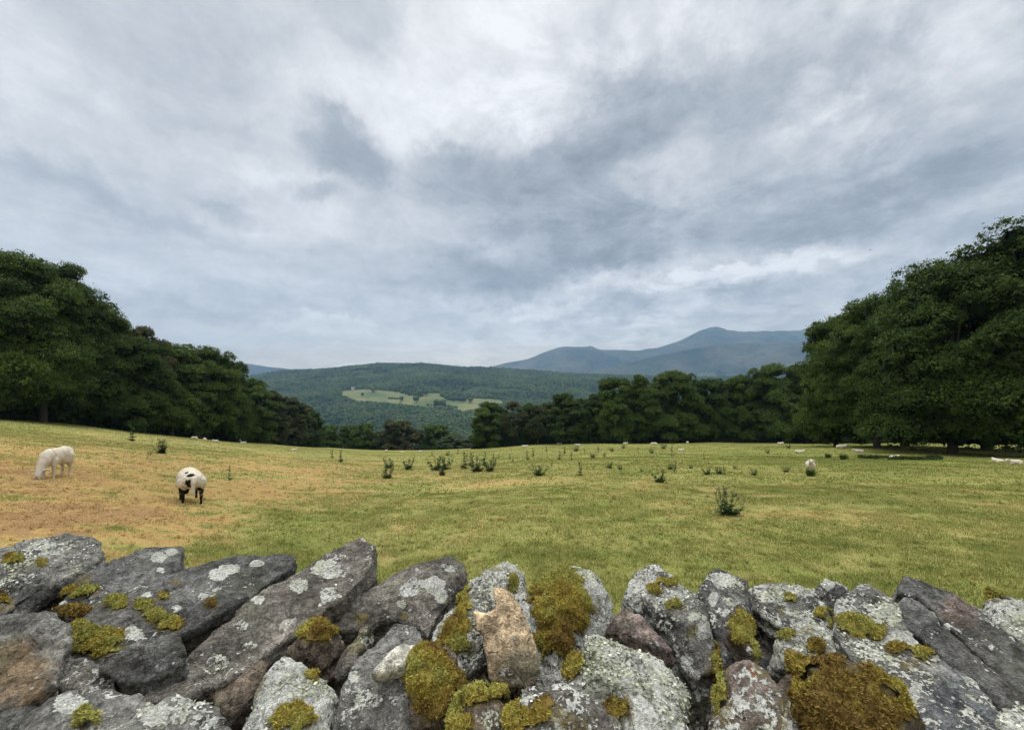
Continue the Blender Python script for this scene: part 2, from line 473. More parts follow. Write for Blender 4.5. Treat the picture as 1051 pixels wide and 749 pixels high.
CLOUDS = [  # px, py, rx, ry, amount, rotation
    (560, 40, 170, 80, .25, 10), (420, 105, 150, 60, .20, 5), (640, 20, 60, 40, .14, 20), (820, 15, 120, 40, .10, 0), (1010, 30, 70, 60, .12, 0), (880, 90, 60, 20, .16, 10),
    (900, 130, 40, 14, .12, 5), (810, 120, 40, 26, .10, 40), (60, 90, 190, 110, .05, 0), (120, 25, 220, 30, .02, 0), (355, 145, 52, 34, -.40, -25), (325, 190, 30, 14, -.22, 0), (385, 180, 20, 24, -.15, 0),
    (130, 195, 85, 18, -.11, -12), (15, 160, 40, 22, -.10, 0), (235, 205, 30, 14, -.14, -20), (560, 220, 150, 60, -.20, -12), (470, 180, 70, 30, -.16, -10), (620, 130, 110, 40, -.20, 25), (760, 90, 90, 50, -.12, 20),
    (500, 285, 110, 24, -.20, 4), (640, 250, 140, 26, -.15, 6), (920, 200, 170, 34, -.22, 5), (900, 250, 120, 26, -.12, 0), (1000, 130, 90, 50, -.12, 0), (720, 300, 130, 10, -.12, 2), (800, 160, 100, 40, -.10, 0),
    (420, 350, 300, 18, .10, 0), (330, 335, 60, 11, .26, 0), (770, 283, 120, 16, .32, 4), (690, 200, 300, 110, -.07, 0), (560, 345, 200, 10, .08, 0), (640, 290, 70, 14, .14, 0), (560, 318, 80, 9, .16, 0), (640, 335, 60, 7, .12, 0), (150, 265, 220, 36, .07, 0), (330, 230, 120, 22, .10, 0), (300, 180, 60, 16, .10, 10), (220, 318, 40, 10, -.10, 0), (200, 150, 90, 26, .06, 0)]
ZENITH = 4.6
build_world()

sd = bpy.data.lights.new('sun', 'SUN'); sd.energy = 1.5; sd.angle = math.radians(22); sd.color = (1, .955, .88)
so = bpy.data.objects.new('sun', sd); COL.objects.link(so)
sdir = Vector((math.sin(SUN_AZ) * math.cos(SUN_EL), math.cos(SUN_AZ) * math.cos(SUN_EL), math.sin(SUN_EL)))
so.rotation_euler = sdir.to_track_quat('Z', 'Y').to_euler(); so.location = (0, 0, 60)

cd = bpy.data.cameras.new('camera'); cam = bpy.data.objects.new('camera', cd); COL.objects.link(cam); sc.camera = cam
cam.location = (0, 0, EYE); cam.rotation_euler = (PI / 2, 0, 0)
cd.sensor_width = 36; cd.lens = 36 * FPX / 1051; cd.shift_y = (CY - 374.5) / 1051; cd.clip_start = .05; cd.clip_end = 40000

vs = sc.view_settings; vs.view_transform = 'Standard'; vs.look = 'None'; vs.exposure = .2; vs.gamma = 1.0; vs.use_curve_mapping = False
cy = sc.cycles
cy.use_denoising = True
try: cy.denoiser = 'OPENIMAGEDENOISE'; cy.denoising_input_passes = 'RGB_ALBEDO_NORMAL'; cy.denoising_prefilter = 'ACCURATE'
except Exception: pass
cy.max_bounces = 5; cy.diffuse_bounces = 2; cy.glossy_bounces = 2; cy.transmission_bounces = 3; cy.volume_bounces = 0; cy.transparent_max_bounces = 6
cy.use_adaptive_sampling = True; cy.adaptive_threshold = .02

# ------------------------------------------------------------------ ground, hills
MEADOW = [(347, 402), (352, 400.3), (370, 399.2), (395, 400.3), (411, 402), (422, 405), (433, 406.5), (438, 402.8), (450, 403.2), (453, 405.5), (459, 409.5), (470, 411),
          (480, 411.5), (484, 408.5), (500, 409), (516, 410.5), (516, 413), (496, 414.5), (488, 418.5), (477, 422.5), (470, 420), (456, 416.5), (437, 416.5), (418, 415), (398, 413.5), (380, 411.5), (364, 410), (352, 406)]
def in_poly(px, py, poly):
    px = np.asarray(px); py = np.asarray(py); r = np.zeros(px.shape, bool); n = len(poly)
    for i in range(n):
        (x1, y1), (x2, y2) = poly[i], poly[(i + 1) % n]
        if y1 == y2: continue
        r ^= ((y1 > py) != (y2 > py)) & (px < (x2 - x1) * (py - y1) / (y2 - y1) + x1)
    return r
def meadow_mask(x, y, z):
    px, py = projpx(np.stack([np.ravel(x), np.ravel(y), np.ravel(z)], 1))
    wob = fbm2(np.ravel(x), np.ravel(y), .02, 3, 55)
    return (in_poly(px + wob * 3.5, py + wob * 1.3, MEADOW) & (np.ravel(y) > 700)).reshape(np.shape(x))

def grid_faces(nr, nc):
    i = np.arange(nr - 1)[:, None] * nc + np.arange(nc - 1)[None, :]
    i = i.ravel(); return np.stack([i, i + 1, i + nc + 1, i + nc], 1)

us = np.concatenate([np.linspace(-2.6, -1.35, 60, endpoint=False), np.linspace(-1.35, 1.35, 760, endpoint=False), np.linspace(1.35, 2.6, 61)])
ds = np.concatenate([np.geomspace(1.45, 60, 330, endpoint=False), np.geomspace(60, 700, 150, endpoint=False), np.geomspace(700, 2500, 300, endpoint=False), np.geomspace(2500, 7300, 60)])
Ux, Dx = np.meshgrid(us, ds); X = Ux * Dx; Y = Dx; Z = T(X, Y)
dry = np.where(Y < 150, dryness(X, Y), .3)
wood = sstep(crest_dist(Ux) + 2, crest_dist(Ux) + 25, Y)
mead = meadow_mask(X, Y, Z)
me = fast_mesh('pasture', np.stack([X.ravel(), Y.ravel(), Z.ravel()], 1), grid_faces(len(ds), len(us)),
               dict(dry=dry.ravel(), wood=wood.ravel(), meadow=mead.astype(float).ravel()), True)
tag(obj('ground', me, M['pasture']), kind='structure')
# the verge on this side of the wall
xs = np.linspace(-40, 40, 161); ys = np.linspace(-40, 1.45, 84); VX, VY = np.meshgrid(xs, ys)
VZ = np.where(VY > 1.2, T(VX * 0, VY * 0 + 1.45), 0.0) + .02 * fbm2(VX, VY, .7, 2, 3) - .02
me = fast_mesh('verge', np.stack([VX.ravel(), VY.ravel(), VZ.ravel()], 1), grid_faces(84, 161), dict(dry=np.full(VX.size, .3), wood=np.zeros(VX.size), meadow=np.zeros(VX.size)), True)
tag(obj('verge', me, M['pasture']), kind='structure')

def ridge(name, prof, D, depth_front, depth_back, base, nz, seed, umargin=.35):
    px = np.array([p[0] for p in prof]); pv = np.array([p[1] for p in prof])
    u0, u1 = (px[0] - CX) / FPX, (px[-1] - CX) / FPX
    uu = np.linspace(u0, u1, 420); tt = np.linspace(-1, 1, 150)
    zc = EYE - (np.interp(uu * FPX + CX, px, pv) - CY) / FPX * D
    UU, TT = np.meshgrid(uu, tt)
    dep = D + np.where(TT < 0, TT * depth_front, TT * depth_back)
    XX = UU * D + (dep - D) * UU; YY = dep
    prof_t = np.where(TT < 0, (1 + TT) ** 1.25, 1 - TT ** 1.3 * .9)
    w = 1 - np.abs(TT) ** .5
    spur = fbm2(XX, YY, 1 / nz, 5, seed)
    ZZ = base + (zc[None, :] - base) * prof_t
    ZZ = ZZ + spur * (zc[None, :] - base) * .30 * np.abs(TT) ** .7 * (1 - np.abs(TT)) * 3
    ZZ = ZZ + fbm2(XX, YY, 1 / 120, 3, seed + 5) * 3
    return fast_mesh(name, np.stack([XX.ravel(), YY.ravel(), ZZ.ravel()], 1), grid_faces(150, 420), None, True)

far = [(420, 404), (455, 392), (475, 384), (488, 378), (500, 376.5), (520, 371.5), (542, 367.5), (556, 362), (571, 357.6), (585, 357.8), (600, 358.2), (615, 359), (630, 358.6), (643, 358.4), (655, 359),
       (665, 357), (675, 356), (694, 351), (708, 345.5), (718, 340), (730, 337), (742, 338), (752, 340), (762, 342), (774, 343), (786, 342.5), (803, 341.5), (820, 340.5), (842, 337.6), (880, 338), (930, 345), (1000, 358), (1100, 372), (1250, 395)]
tag(obj('mountain', ridge('mountain', far, 5600, 1700, 1500, -120, 900, 41), M['moor']), kind='structure')
near = [(540, 398), (585, 388), (610, 381), (630, 376.5), (650, 370), (672, 365), (690, 361), (706, 357), (723, 354), (740, 351.5), (759, 350.8), (775, 351.5), (800, 351), (831, 350), (870, 349), (920, 354), (1000, 366), (1100, 380), (1250, 396)]
tag(obj('hill', ridge('hill', near, 4000, 1300, 900, -120, 650, 47), M['moor']), kind='structure')
left = [(-300, 385), (-100, 380), (60, 376), (180, 372), (225, 372.5), (243, 373.3), (258, 374.5), (272, 375.5), (290, 377), (305, 379.5), (330, 382), (370, 386), (430, 396)]
tag(obj('hill', ridge('hill', left, 5200, 1200, 900, -120, 700, 53), M['moor']), kind='structure')
# ------------------------------------------------------------------ far woodland on the hill across the valley (one mass)
def ico(sub):
    bm = bmesh.new(); bmesh.ops.create_icosphere(bm, subdivisions=sub, radius=1.0)
    V = np.array([v.co[:] for v in bm.verts]); F = np.array([[v.index for v in f.verts] for f in bm.faces]); bm.free(); return V, F

def far_woodland():
    rs = np.random.RandomState(4); n = 110000
    u = rs.uniform((60 - CX) / FPX, (1000 - CX) / FPX, n)
    d = np.sqrt(rs.uniform(640 ** 2, 2450 ** 2, n)); x = u * d; z = T(x, d)
    px, py = projpx(np.stack([x, d, z], 1))
    r = np.clip(d * .0034, 3.4, 7.2) * rs.uniform(.65, 1.3, n)
    ok = ~in_poly(px, py, [(a, b) for a, b in MEADOW])
    # glades: small openings in the wood
    wobx = fbm2(x, d, .02, 3, 55); gl = fbm2(x, d, .0055, 4, 91)
    ok &= gl < .95
    # keep the wood off the meadow's edge where a crown would hide it
    for k in (1.0,): ok &= ~in_poly(px + wobx * 3.5, py - 430 * r * .8 / d + wobx * 1.3, MEADOW)
    x, d, z, r, u = x[ok], d[ok], z[ok], r[ok], u[ok]; n = len(x)
    big = fbm2(x, d, .008, 3, 93); rnd = rs.uniform(0, 1, n)
    t = np.clip(.45 + .38 * big + (rnd - .5) * .9, 0, 1)[:, None]
    colr = np.array([.014, .034, .012]) * (1 - t) + np.array([.085, .118, .040]) * t
    colr = np.where((rs.uniform(0, 1, n) < .07)[:, None], np.array([.085, .075, .04]), colr)
    # hedge lines across the meadow belong to the same mass of trees
    HX = []
    for line in (((411, 403), (421, 405.6), (432, 407)), ((436, 402.6), (448, 402.9)), ((452, 405.8), (460, 409.6), (472, 411.3), (482, 411)), ((352, 400.2), (372, 399), (396, 400)), ((399, 408.8), (412, 409.6)), ((470, 419), (455, 416), (438, 416.2)), ((486, 408.4), (505, 409.3))):
        for (xa, ya), (xb, yb) in zip(line[:-1], line[1:]):
            for q in np.arange(0, 1, .9 / abs(xb - xa)):
                if rs.rand() < .82: HX.append(pick(xa + (xb - xa) * q + rs.normal() * .5, ya + (yb - ya) * q + rs.normal() * .15, 700))
    HX = np.array(HX); nh = len(HX); hr = rs.uniform(2.2, 4.6, nh)
    x, d, z, r = np.concatenate([x, HX[:, 0]]), np.concatenate([d, HX[:, 1]]), np.concatenate([z, HX[:, 2]]), np.concatenate([r, hr]); colr = np.concatenate([colr, np.array([.020, .040, .014]) * rs.uniform(.8, 1.8, (nh, 1))]); n = len(x)
    V, F = ico(1); m = len(V)
    parts_v = V[None] * (1 + rs.uniform(-.32, .32, (n, m, 1)))
    parts_v = parts_v * np.stack([r, r, r * rs.uniform(.75, 1.25, n)], 1)[:, None, :]
    parts_v = parts_v + np.stack([x, d, z + r * .45], 1)[:, None, :]
    FF = F[None] + (np.arange(n) * m)[:, None, None]
    me = fast_mesh('woodland', parts_v.reshape(-1, 3), FF.reshape(-1, 3), dict(col=np.repeat(colr, m, 0)), False)
    tag(obj('woodland', me, M['wood']), 'dense dark woodland covering the hillside across the valley', 'woodland', kind='stuff')
far_woodland()

# ------------------------------------------------------------------ trees
def leaf_quads(P, N, size, rs, aspect=.62):
    """diamond leaves at P facing N"""
    n = len(P); N = N / (np.linalg.norm(N, axis=1, keepdims=True) + 1e-9)
    a = np.cross(N, rs.normal(size=(n, 3))); a /= (np.linalg.norm(a, axis=1, keepdims=True) + 1e-9)
    b = np.cross(N, a); L = (size * rs.uniform(.65, 1.4, n))[:, None]
    bend = N * L * rs.uniform(-.25, .1, n)[:, None]
    V = np.stack([P - a * L * .5 + bend, P + b * L * .5 * aspect, P + a * L * .5 + bend, P - b * L * .5 * aspect], 1)
    return V.reshape(-1, 3), np.arange(n * 4).reshape(n, 4)

def crown_arrays(seed, H, W, n, leaf, base=.10, lobes=46, full=.55, sparse=0.0, shape=0):
    rs = np.random.RandomState(seed); R = W / 2
    def prof(t):   # crown radius up the tree
        if shape == 1: return np.clip(np.sin(PI * np.clip(t, 0, 1) ** .55) ** .7, .05, 1) * (1 - .25 * t)
        t = np.clip(t, 0, 1)
        return np.where(t < .35, .78 + .22 * t / .35, np.sqrt(np.maximum(1 - ((t - .35) / .69) ** 2, .02)))
    c = []; lr = []
    for i in range(lobes):
        t = (i + .5) / lobes * .92 + rs.uniform(-.05, .05); t = min(max(t, .02), .95)
        a = i * 2.39996 + rs.uniform(-.5, .5); q = rs.uniform(.50, .88) if rs.rand() < .82 else rs.uniform(.05, .5)
        q = q if q < .5 else q * 1.06
        rad = R * prof(np.array(t)) * q
        z = H * (base + (1 - base) * t)
        r = R * rs.uniform(.17, .34) * (1 - .30 * t)
        c.append((rad * math.cos(a), rad * math.sin(a), min(z, H - r * .95))); lr.append(r)
    c.append((0, 0, H - R * .26)); lr.append(R * .28)
    c = np.array(c); lr = np.array(lr)
    # twig sprays on every lobe break the outline up
    k = 15; sc_ = np.repeat(c, k, 0); dr = rs.normal(size=(len(sc_), 3)); dr[:, 2] = dr[:, 2] * .75 + .18; dr /= np.linalg.norm(dr, axis=1, keepdims=True)
    sp = sc_ + dr * np.repeat(lr, k)[:, None] * rs.uniform(.72, 1.12, len(sc_))[:, None] * np.array([1, 1, .72]); sr = np.repeat(lr, k) * rs.uniform(.17, .36, len(sc_))
    ctr = np.array([0, 0, H * (base + .42 * (1 - base))])
    w = sr ** 1.9; w /= w.sum(); li = rs.choice(len(sp), n, p=w)
    di = rs.normal(size=(n, 3)); di /= np.linalg.norm(di, axis=1, keepdims=True)
    P = sp[li] + di * (sr[li] * np.abs(rs.normal(size=n)) * .72)[:, None] * np.array([1.05, 1.05, .74])
    lo = rs.uniform(0, 1, n) < .34; lk = rs.choice(len(c), n, p=lr ** 2 / (lr ** 2).sum()); dq = di.copy(); dq[:, 2] = np.abs(dq[:, 2]) * .9 - .12
    P[lo] = (c[lk] + dq * (lr[lk] * (1 + .12 * rs.normal(size=n)))[:, None] * np.array([1, 1, .86]))[lo]
    out = P - ctr; out /= np.linalg.norm(out, axis=1, keepdims=True)
    N = di * .55 + out * .45 + np.array([0, 0, .55]) + rs.normal(size=(n, 3)) * .42
    V, F = leaf_quads(P, N, leaf, rs)
    lobe_t = rs.uniform(0, 1, len(sp)); t1 = np.clip(.55 * lobe_t[li] + .45 * rs.uniform(0, 1, n), 0, 1)
    t2 = np.clip(rs.uniform(0, 1, len(c))[li // k] * .8 + .2 * rs.uniform(0, 1, n), 0, 1)
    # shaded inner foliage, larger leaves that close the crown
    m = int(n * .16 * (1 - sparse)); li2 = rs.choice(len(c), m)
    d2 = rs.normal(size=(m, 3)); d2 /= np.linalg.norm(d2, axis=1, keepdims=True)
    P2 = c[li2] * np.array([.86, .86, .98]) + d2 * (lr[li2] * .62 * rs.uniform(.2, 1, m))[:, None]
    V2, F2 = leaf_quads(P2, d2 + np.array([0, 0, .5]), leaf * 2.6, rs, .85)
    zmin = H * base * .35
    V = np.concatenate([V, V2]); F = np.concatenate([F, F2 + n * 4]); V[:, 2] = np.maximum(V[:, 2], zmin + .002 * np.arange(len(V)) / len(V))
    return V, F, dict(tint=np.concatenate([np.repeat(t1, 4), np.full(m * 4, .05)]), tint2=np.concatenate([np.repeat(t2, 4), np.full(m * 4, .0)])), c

def trunk_arrays(seed, H, W, c, forks=7):
    rs = np.random.RandomState(seed + 99); r0 = H * .015 + .05; parts = []
    lean = rs.uniform(-.03, .03, 2) * H
    pts = [(0, 0, -.3), (0, 0, .15), (lean[0] * .2, lean[1] * .2, H * .15), (lean[0] * .6, lean[1] * .6, H * .4), (lean[0], lean[1], H * .72)]
    parts.append(tube_arrays(pts, [r0 * 1.7, r0 * 1.35, r0, r0 * .7, r0 * .15], 9))
    idx = rs.choice(len(c), min(forks * 3, len(c)), replace=False)
    for i in idx:
        q = c[i]; zb = min(max(q[2] * rs.uniform(.35, .6), H * .1), H * .55); k = zb / (H * .72)
        s = np.array((lean[0] * k, lean[1] * k, zb)); mid = s * .5 + q * .5 + np.array((0, 0, H * .02)) + rs.normal(size=3) * W * .02
        parts.append(tube_arrays([s, mid, q], [r0 * .42, r0 * .28, r0 * .07], 5))
    return join_arrays(parts)

PROTO = {}
def proto(key, seed, H, W, n, leaf, **kw):
    V, F, at_, c = crown_arrays(seed, H, W, n, leaf, **kw)
    tv, tf = trunk_arrays(seed, H, W, c)
    PROTO[key] = (fast_mesh('crown', V, F, at_), fast_mesh('trunk', tv, tf, None, True), H, W)

proto('big_a', 11, 20, 17, 150000, .215, base=.085, lobes=120, full=.5)
proto('big_b', 12, 18, 14, 130000, .215, base=.085, lobes=110, full=.5)
proto('mid_a', 13, 16, 13, 80000, .26, base=.08, lobes=84)
proto('mid_b', 14, 15, 11, 72000, .26, base=.07, lobes=76, full=.6)
proto('mid_c', 15, 16, 10.5, 66000, .26, base=.08, lobes=70, shape=1)
proto('far_a', 16, 15, 11, 44000, .36, base=.06, lobes=64)
proto('far_b', 17, 14, 9.5, 38000, .36, base=.05, lobes=58, full=.6)
proto('thin', 18, 14, 10, 17000, .27, base=.16, lobes=34, sparse=.85)
proto('shrub', 19, 8, 9, 26000, .32, base=.0, lobes=54, full=.5)
MATS = dict(dark=M['leaf'], mid=M['leaf_mid'], rust=M['leaf_rust'], pale=M['leaf_pale'])

def tree(key, px, top, d, w, label, group, leafm='dark', rz=None, name='broadleaf_tree', dx=0):
    """a tree standing on the ground d metres out, under the picture column px, as tall as its top shows"""
    p = at(px, d); H = EYE - (top - CY) / FPX * d - p[2]
    cm, tm, H0, W0 = PROTO[key]
    rz = rz if rz is not None else (px * 1.7 + d) % 6.28
    e = empty(name, tuple(p), rz, (w / W0, w / W0, H / H0)); tag(e, label, 'tree', group)
    o = obj('trunk', tm, M['bark'], e)
    mk = cm.name + leafm + key
    c = bpy.data.objects.new('crown', cm); COL.objects.link(c); c.parent = e
    if len(cm.materials) == 0: cm.materials.append(M['leaf'])
    c.material_slots[0].link = 'OBJECT'; c.material_slots[0].material = MATS[leafm]
    return e

GL, GC, GR, GG = 'trees of the wood on the left', 'trees along the far side of the field', 'big trees at the right edge of the field', 'trees just past the brow of the field'
for a in (
    ('big_a', -75, 246, 40, 17, 'huge dark tree cut by the left border, at the near end of the left wood', GL),
    ('big_a', -6, 250, 44, 15, 'tallest dark green tree of the left wood, whose ragged top meets the left border', GL, 'mid'),
    ('big_b', 44, 264, 49, 13, 'second tallest tree of the left wood, a side bough sticking out of its rounded top', GL, 'dark', 2.2),
    ('mid_a', 82, 301, 54, 10, 'dark tree of the left wood whose crown steps down behind the two tallest trees', GL, 'dark'),
    ('mid_b', 110, 319, 58, 10, 'loose fine leaved tree midway down the slope of the left wood', GL, 'mid'),
    ('thin', 147, 334, 62, 9, 'brownish half bare tree with twigs showing in the top of the left wood', GL, 'rust'),
    ('mid_a', 140, 345, 58, 9, 'dark bushy tree standing in front of the brownish half bare tree', GL),
    ('mid_b', 176, 350, 68, 10, 'round topped green tree just right of the brownish half bare tree', GL, 'mid'),
    ('mid_a', 208, 353, 76, 12, 'broad dome shaped tree with bright leaf edges above the row of tiny sheep', GL, 'mid'),
    ('mid_b', 234, 368, 84, 9, 'dark tree on the right shoulder of the broad dome shaped tree', GL),
    ('far_a', 258, 387, 96, 10, 'olive green tree against the blue valley, first below the blue ridge', GL, 'mid'),
    ('far_b', 280, 400, 108, 9, 'brownish green tree on the falling right end of the left wood', GL, 'rust'),
    ('far_a', 301, 407, 118, 10, 'low brown tinged tree, last but one at the right end of the left wood', GL, 'rust'),
    ('far_b', 321, 421, 128, 7, 'small dark tree ending the left wood beside the valley gap', GL),
): tree(*a)
for px, top, d, w in ((-140, 255, 48, 16), (-40, 262, 56, 15), (20, 268, 60, 14), (66, 296, 64, 13), (98, 320, 70, 12), (126, 338, 74, 12), (160, 350, 80, 12), (192, 358, 88, 12), (222, 366, 96, 12), (248, 386, 108, 11), (272, 402, 120, 10), (295, 412, 132, 10)):
    tree('mid_a' if d < 90 else 'far_a', px, top, d, w, 'dark tree deep inside the left wood, seen only between the crowns in front', 'trees deep in the left wood', rz=px * .37)

for a in (
    ('shrub', 338, 436, 150, 10, 'small green tree first in the gap, beside the end of the left wood', GG, 'mid'),
    ('shrub', 357, 436, 156, 10, 'low dark tree in the gap between the two rounder trees', GG, 'mid'),
    ('shrub', 375, 434, 150, 10, 'rounded bright green tree in the valley gap below the long meadow', GG, 'mid'),
    ('shrub', 409, 431, 152, 17, 'widest brownish green tree in the valley gap, shaped like a dome', GG, 'rust'),
    ('shrub', 447, 435, 156, 15, 'grey green rounded tree at the right of the valley gap', GG, 'mid'),
    ('shrub', 466, 446, 146, 11, 'pale grey green willow bush spilling left of the dark far trees', GG, 'pale'),
    ('shrub', 482, 450, 142, 8, 'low pale bush tucked under the first of the dark far trees', GG, 'pale'),
): tree(*a)
for a in (
    ('far_a', 499, 411, 112, 9.5, 'dark rounded tree starting the far row beside the valley gap', GC, 'mid'),
    ('thin', 527, 411, 112, 9, 'rust brown thin crowned tree in the far row', GC, 'rust'),
    ('thin', 552, 415, 108, 6, 'pale bare trunked dying tree in the far row, beside the rust brown one', GC, 'rust'),
    ('far_b', 543, 413, 116, 8, 'dark tree showing behind the pale dying tree', GC),
    ('far_a', 581, 402, 108, 11, 'dark green tree with a flat rounded top right of the dying tree', GC),
    ('far_b', 606, 408, 106, 7, 'low dark tree filling the notch before the tall half of the far row', GC),
    ('mid_b', 630, 386, 101, 10, 'lighter green tree where the far row steps up in height', GC, 'mid'),
    ('mid_c', 656, 383, 100, 9, 'upright green tree between the lighter green tree and the great dome', GC, 'mid'),
    ('mid_a', 692, 378.5, 98, 14, 'great dark dome shaped tree in the middle of the far row', GC, 'mid'),
    ('mid_b', 729, 387, 100, 9, 'dark tree in the dip right of the great dome', GC),
    ('mid_a', 760, 383, 98, 10, 'bushy dark tree rising again right of the dip', GC, 'mid'),
    ('mid_a', 797, 371, 94, 14, 'broadest dark tree in the far row, its top just under the mountain foot', GC, 'mid'),
    ('mid_b', 828, 373, 92, 11, 'dark tree half hidden by the light green crown at the right', GC),
): tree(*a)
for px, top, d, w in ((512, 416, 126, 10), (565, 412, 124, 11), (595, 408, 122, 11), (618, 402, 118, 11), (645, 393, 116, 12), (675, 388, 114, 12), (712, 388, 114, 12), (745, 390, 114, 12), (780, 382, 110, 12), (815, 380, 108, 12), (850, 378, 104, 13), (880, 372, 100, 13), (915, 370, 98, 14), (955, 372, 94, 14), (1000, 372, 92, 14), (1050, 374, 90, 14)):
    tree('far_a', px, top, d, w, 'dark tree behind the far row, filling the gaps between its crowns', 'trees behind the far row', rz=px * .37)
for a in (
    ('mid_a', 858, 322, 52, 9.5, 'lighter green tree leaning out at the left of the right hand clump', GR, 'mid'),
    ('big_b', 900, 300, 46, 11, 'dark tree with a small pointed tip between the light green tree and the giant', GR, 'mid'),
    ('big_a', 978, 262, 38, 14, 'giant dark domed tree with its trunk and shade on the field', GR, 'dark', 1.0),
    ('big_a', 1062, 226, 35, 16, 'highest tree of the right hand clump, running off the right border', GR, 'dark', 3.1),
    ('big_b', 1150, 215, 32, 17, 'dark tree beyond the right border', GR, 'dark', 4.4),
    ('big_b', 1012, 272, 46, 14, 'dark tree inside the right hand clump behind the giant', GR, 'dark', 5.0),
    ('mid_a', 930, 300, 54, 13, 'dark tree inside the right hand clump behind the pointed tip', GR, 'dark', 5.6),
): tree(*a)

# undergrowth along the wood edges (nobody could count it)
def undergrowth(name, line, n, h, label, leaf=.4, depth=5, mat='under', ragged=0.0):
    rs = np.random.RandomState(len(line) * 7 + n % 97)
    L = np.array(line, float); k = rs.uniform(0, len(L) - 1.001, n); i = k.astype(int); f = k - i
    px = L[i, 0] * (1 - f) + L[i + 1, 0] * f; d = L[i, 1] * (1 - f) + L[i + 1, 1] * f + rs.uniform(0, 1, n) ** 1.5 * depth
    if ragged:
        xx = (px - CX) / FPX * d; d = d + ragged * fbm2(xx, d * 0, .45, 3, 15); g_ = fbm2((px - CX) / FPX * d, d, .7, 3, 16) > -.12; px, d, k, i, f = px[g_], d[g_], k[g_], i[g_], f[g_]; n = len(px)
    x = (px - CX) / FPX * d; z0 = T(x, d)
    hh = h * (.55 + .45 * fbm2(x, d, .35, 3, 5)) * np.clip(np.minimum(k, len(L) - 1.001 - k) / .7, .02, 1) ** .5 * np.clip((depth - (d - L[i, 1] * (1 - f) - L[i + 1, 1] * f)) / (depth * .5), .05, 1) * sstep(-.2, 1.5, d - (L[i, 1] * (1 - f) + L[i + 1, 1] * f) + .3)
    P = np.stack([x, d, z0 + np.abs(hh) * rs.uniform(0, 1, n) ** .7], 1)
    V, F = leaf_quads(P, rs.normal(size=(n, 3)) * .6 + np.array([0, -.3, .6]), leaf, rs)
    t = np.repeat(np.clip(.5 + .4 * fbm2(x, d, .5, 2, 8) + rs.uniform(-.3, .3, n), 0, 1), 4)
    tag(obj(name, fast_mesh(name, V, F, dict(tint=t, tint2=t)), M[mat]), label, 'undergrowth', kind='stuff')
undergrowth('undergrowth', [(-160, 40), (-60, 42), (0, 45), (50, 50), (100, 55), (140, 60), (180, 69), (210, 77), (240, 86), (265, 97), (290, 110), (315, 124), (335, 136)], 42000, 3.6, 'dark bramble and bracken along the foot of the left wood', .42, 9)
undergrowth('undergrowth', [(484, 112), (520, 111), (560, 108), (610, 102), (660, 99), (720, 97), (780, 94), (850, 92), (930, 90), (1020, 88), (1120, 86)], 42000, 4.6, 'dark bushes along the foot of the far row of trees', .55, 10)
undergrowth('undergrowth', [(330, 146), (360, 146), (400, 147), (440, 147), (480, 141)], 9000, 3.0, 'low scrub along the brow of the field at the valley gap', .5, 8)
undergrowth('nettle_bed', [(880, 30.0), (915, 26.5), (950, 26.2), (968, 27.5)], 7000, .34, 'dark green nettle bed on the grass left of the giant tree trunk', .10, 6.5, 'under', 2.2)

# trees one can tell apart in the far meadow, and the white farmhouse
def meadow_tree(px, py, r, label):
    p = pick(px, py, 700); s = r / 430 * p[1]; rs = np.random.RandomState(int(px * 10))
    P = rs.normal(size=(420, 3)); P /= np.linalg.norm(P, axis=1, keepdims=True); P *= rs.uniform(.55, 1, (420, 1))
    V, F = leaf_quads(P * s * np.array([1, 1, .8]) + np.array([0, 0, s * 1.15]), P + np.array([0, 0, .4]), s * .36, rs, .9)
    e = empty('field_tree', tuple(p)); tag(e, label, 'tree', 'trees in the far meadow')
    t = rs.uniform(0, 1, 420).repeat(4)
    obj('crown', fast_mesh('crown', V, F, dict(tint=t, tint2=t)), M['leaf_mid'], e)
    tv, tf = tube_arrays([(0, 0, -.5), (0, 0, s * .8)], [s * .1, s * .06], 6); obj('trunk', fast_mesh('trunk', tv, tf, None, True), M['bark'], e)
for a in ((427, 412.8, 3.6, 'lone round dark tree standing in the far meadow'), (372, 406.0, 1.8, 'tiny upright tree at the upper left of the far meadow'), (412, 411.5, 2.6, 'small brownish tree low in the middle of the far meadow'),
          (448, 416.3, 3.4, 'left tree of the dark pair on the lower meadow edge'), (454, 417.2, 3.8, 'right tree of the dark pair on the lower meadow edge'), (383, 402.3, 2.6, 'low spreading tree by the meadow top near the farmhouse'), (431, 406.4, 3.6, 'dark tree at the notch in the top edge of the meadow'), (437, 406.0, 3.4, 'taller dark tree beside the notch in the meadow'),
          (458, 410.2, 2.8, 'hedge tree left end of the right meadow strip'), (465, 411.2, 2.6, 'second hedge tree along the right meadow strip'), (474, 411.4, 2.7, 'third hedge tree along the right meadow strip'), (483, 413.0, 3.0, 'hedge tree where the meadow strip meets the dark far trees')):
    meadow_tree(*a)

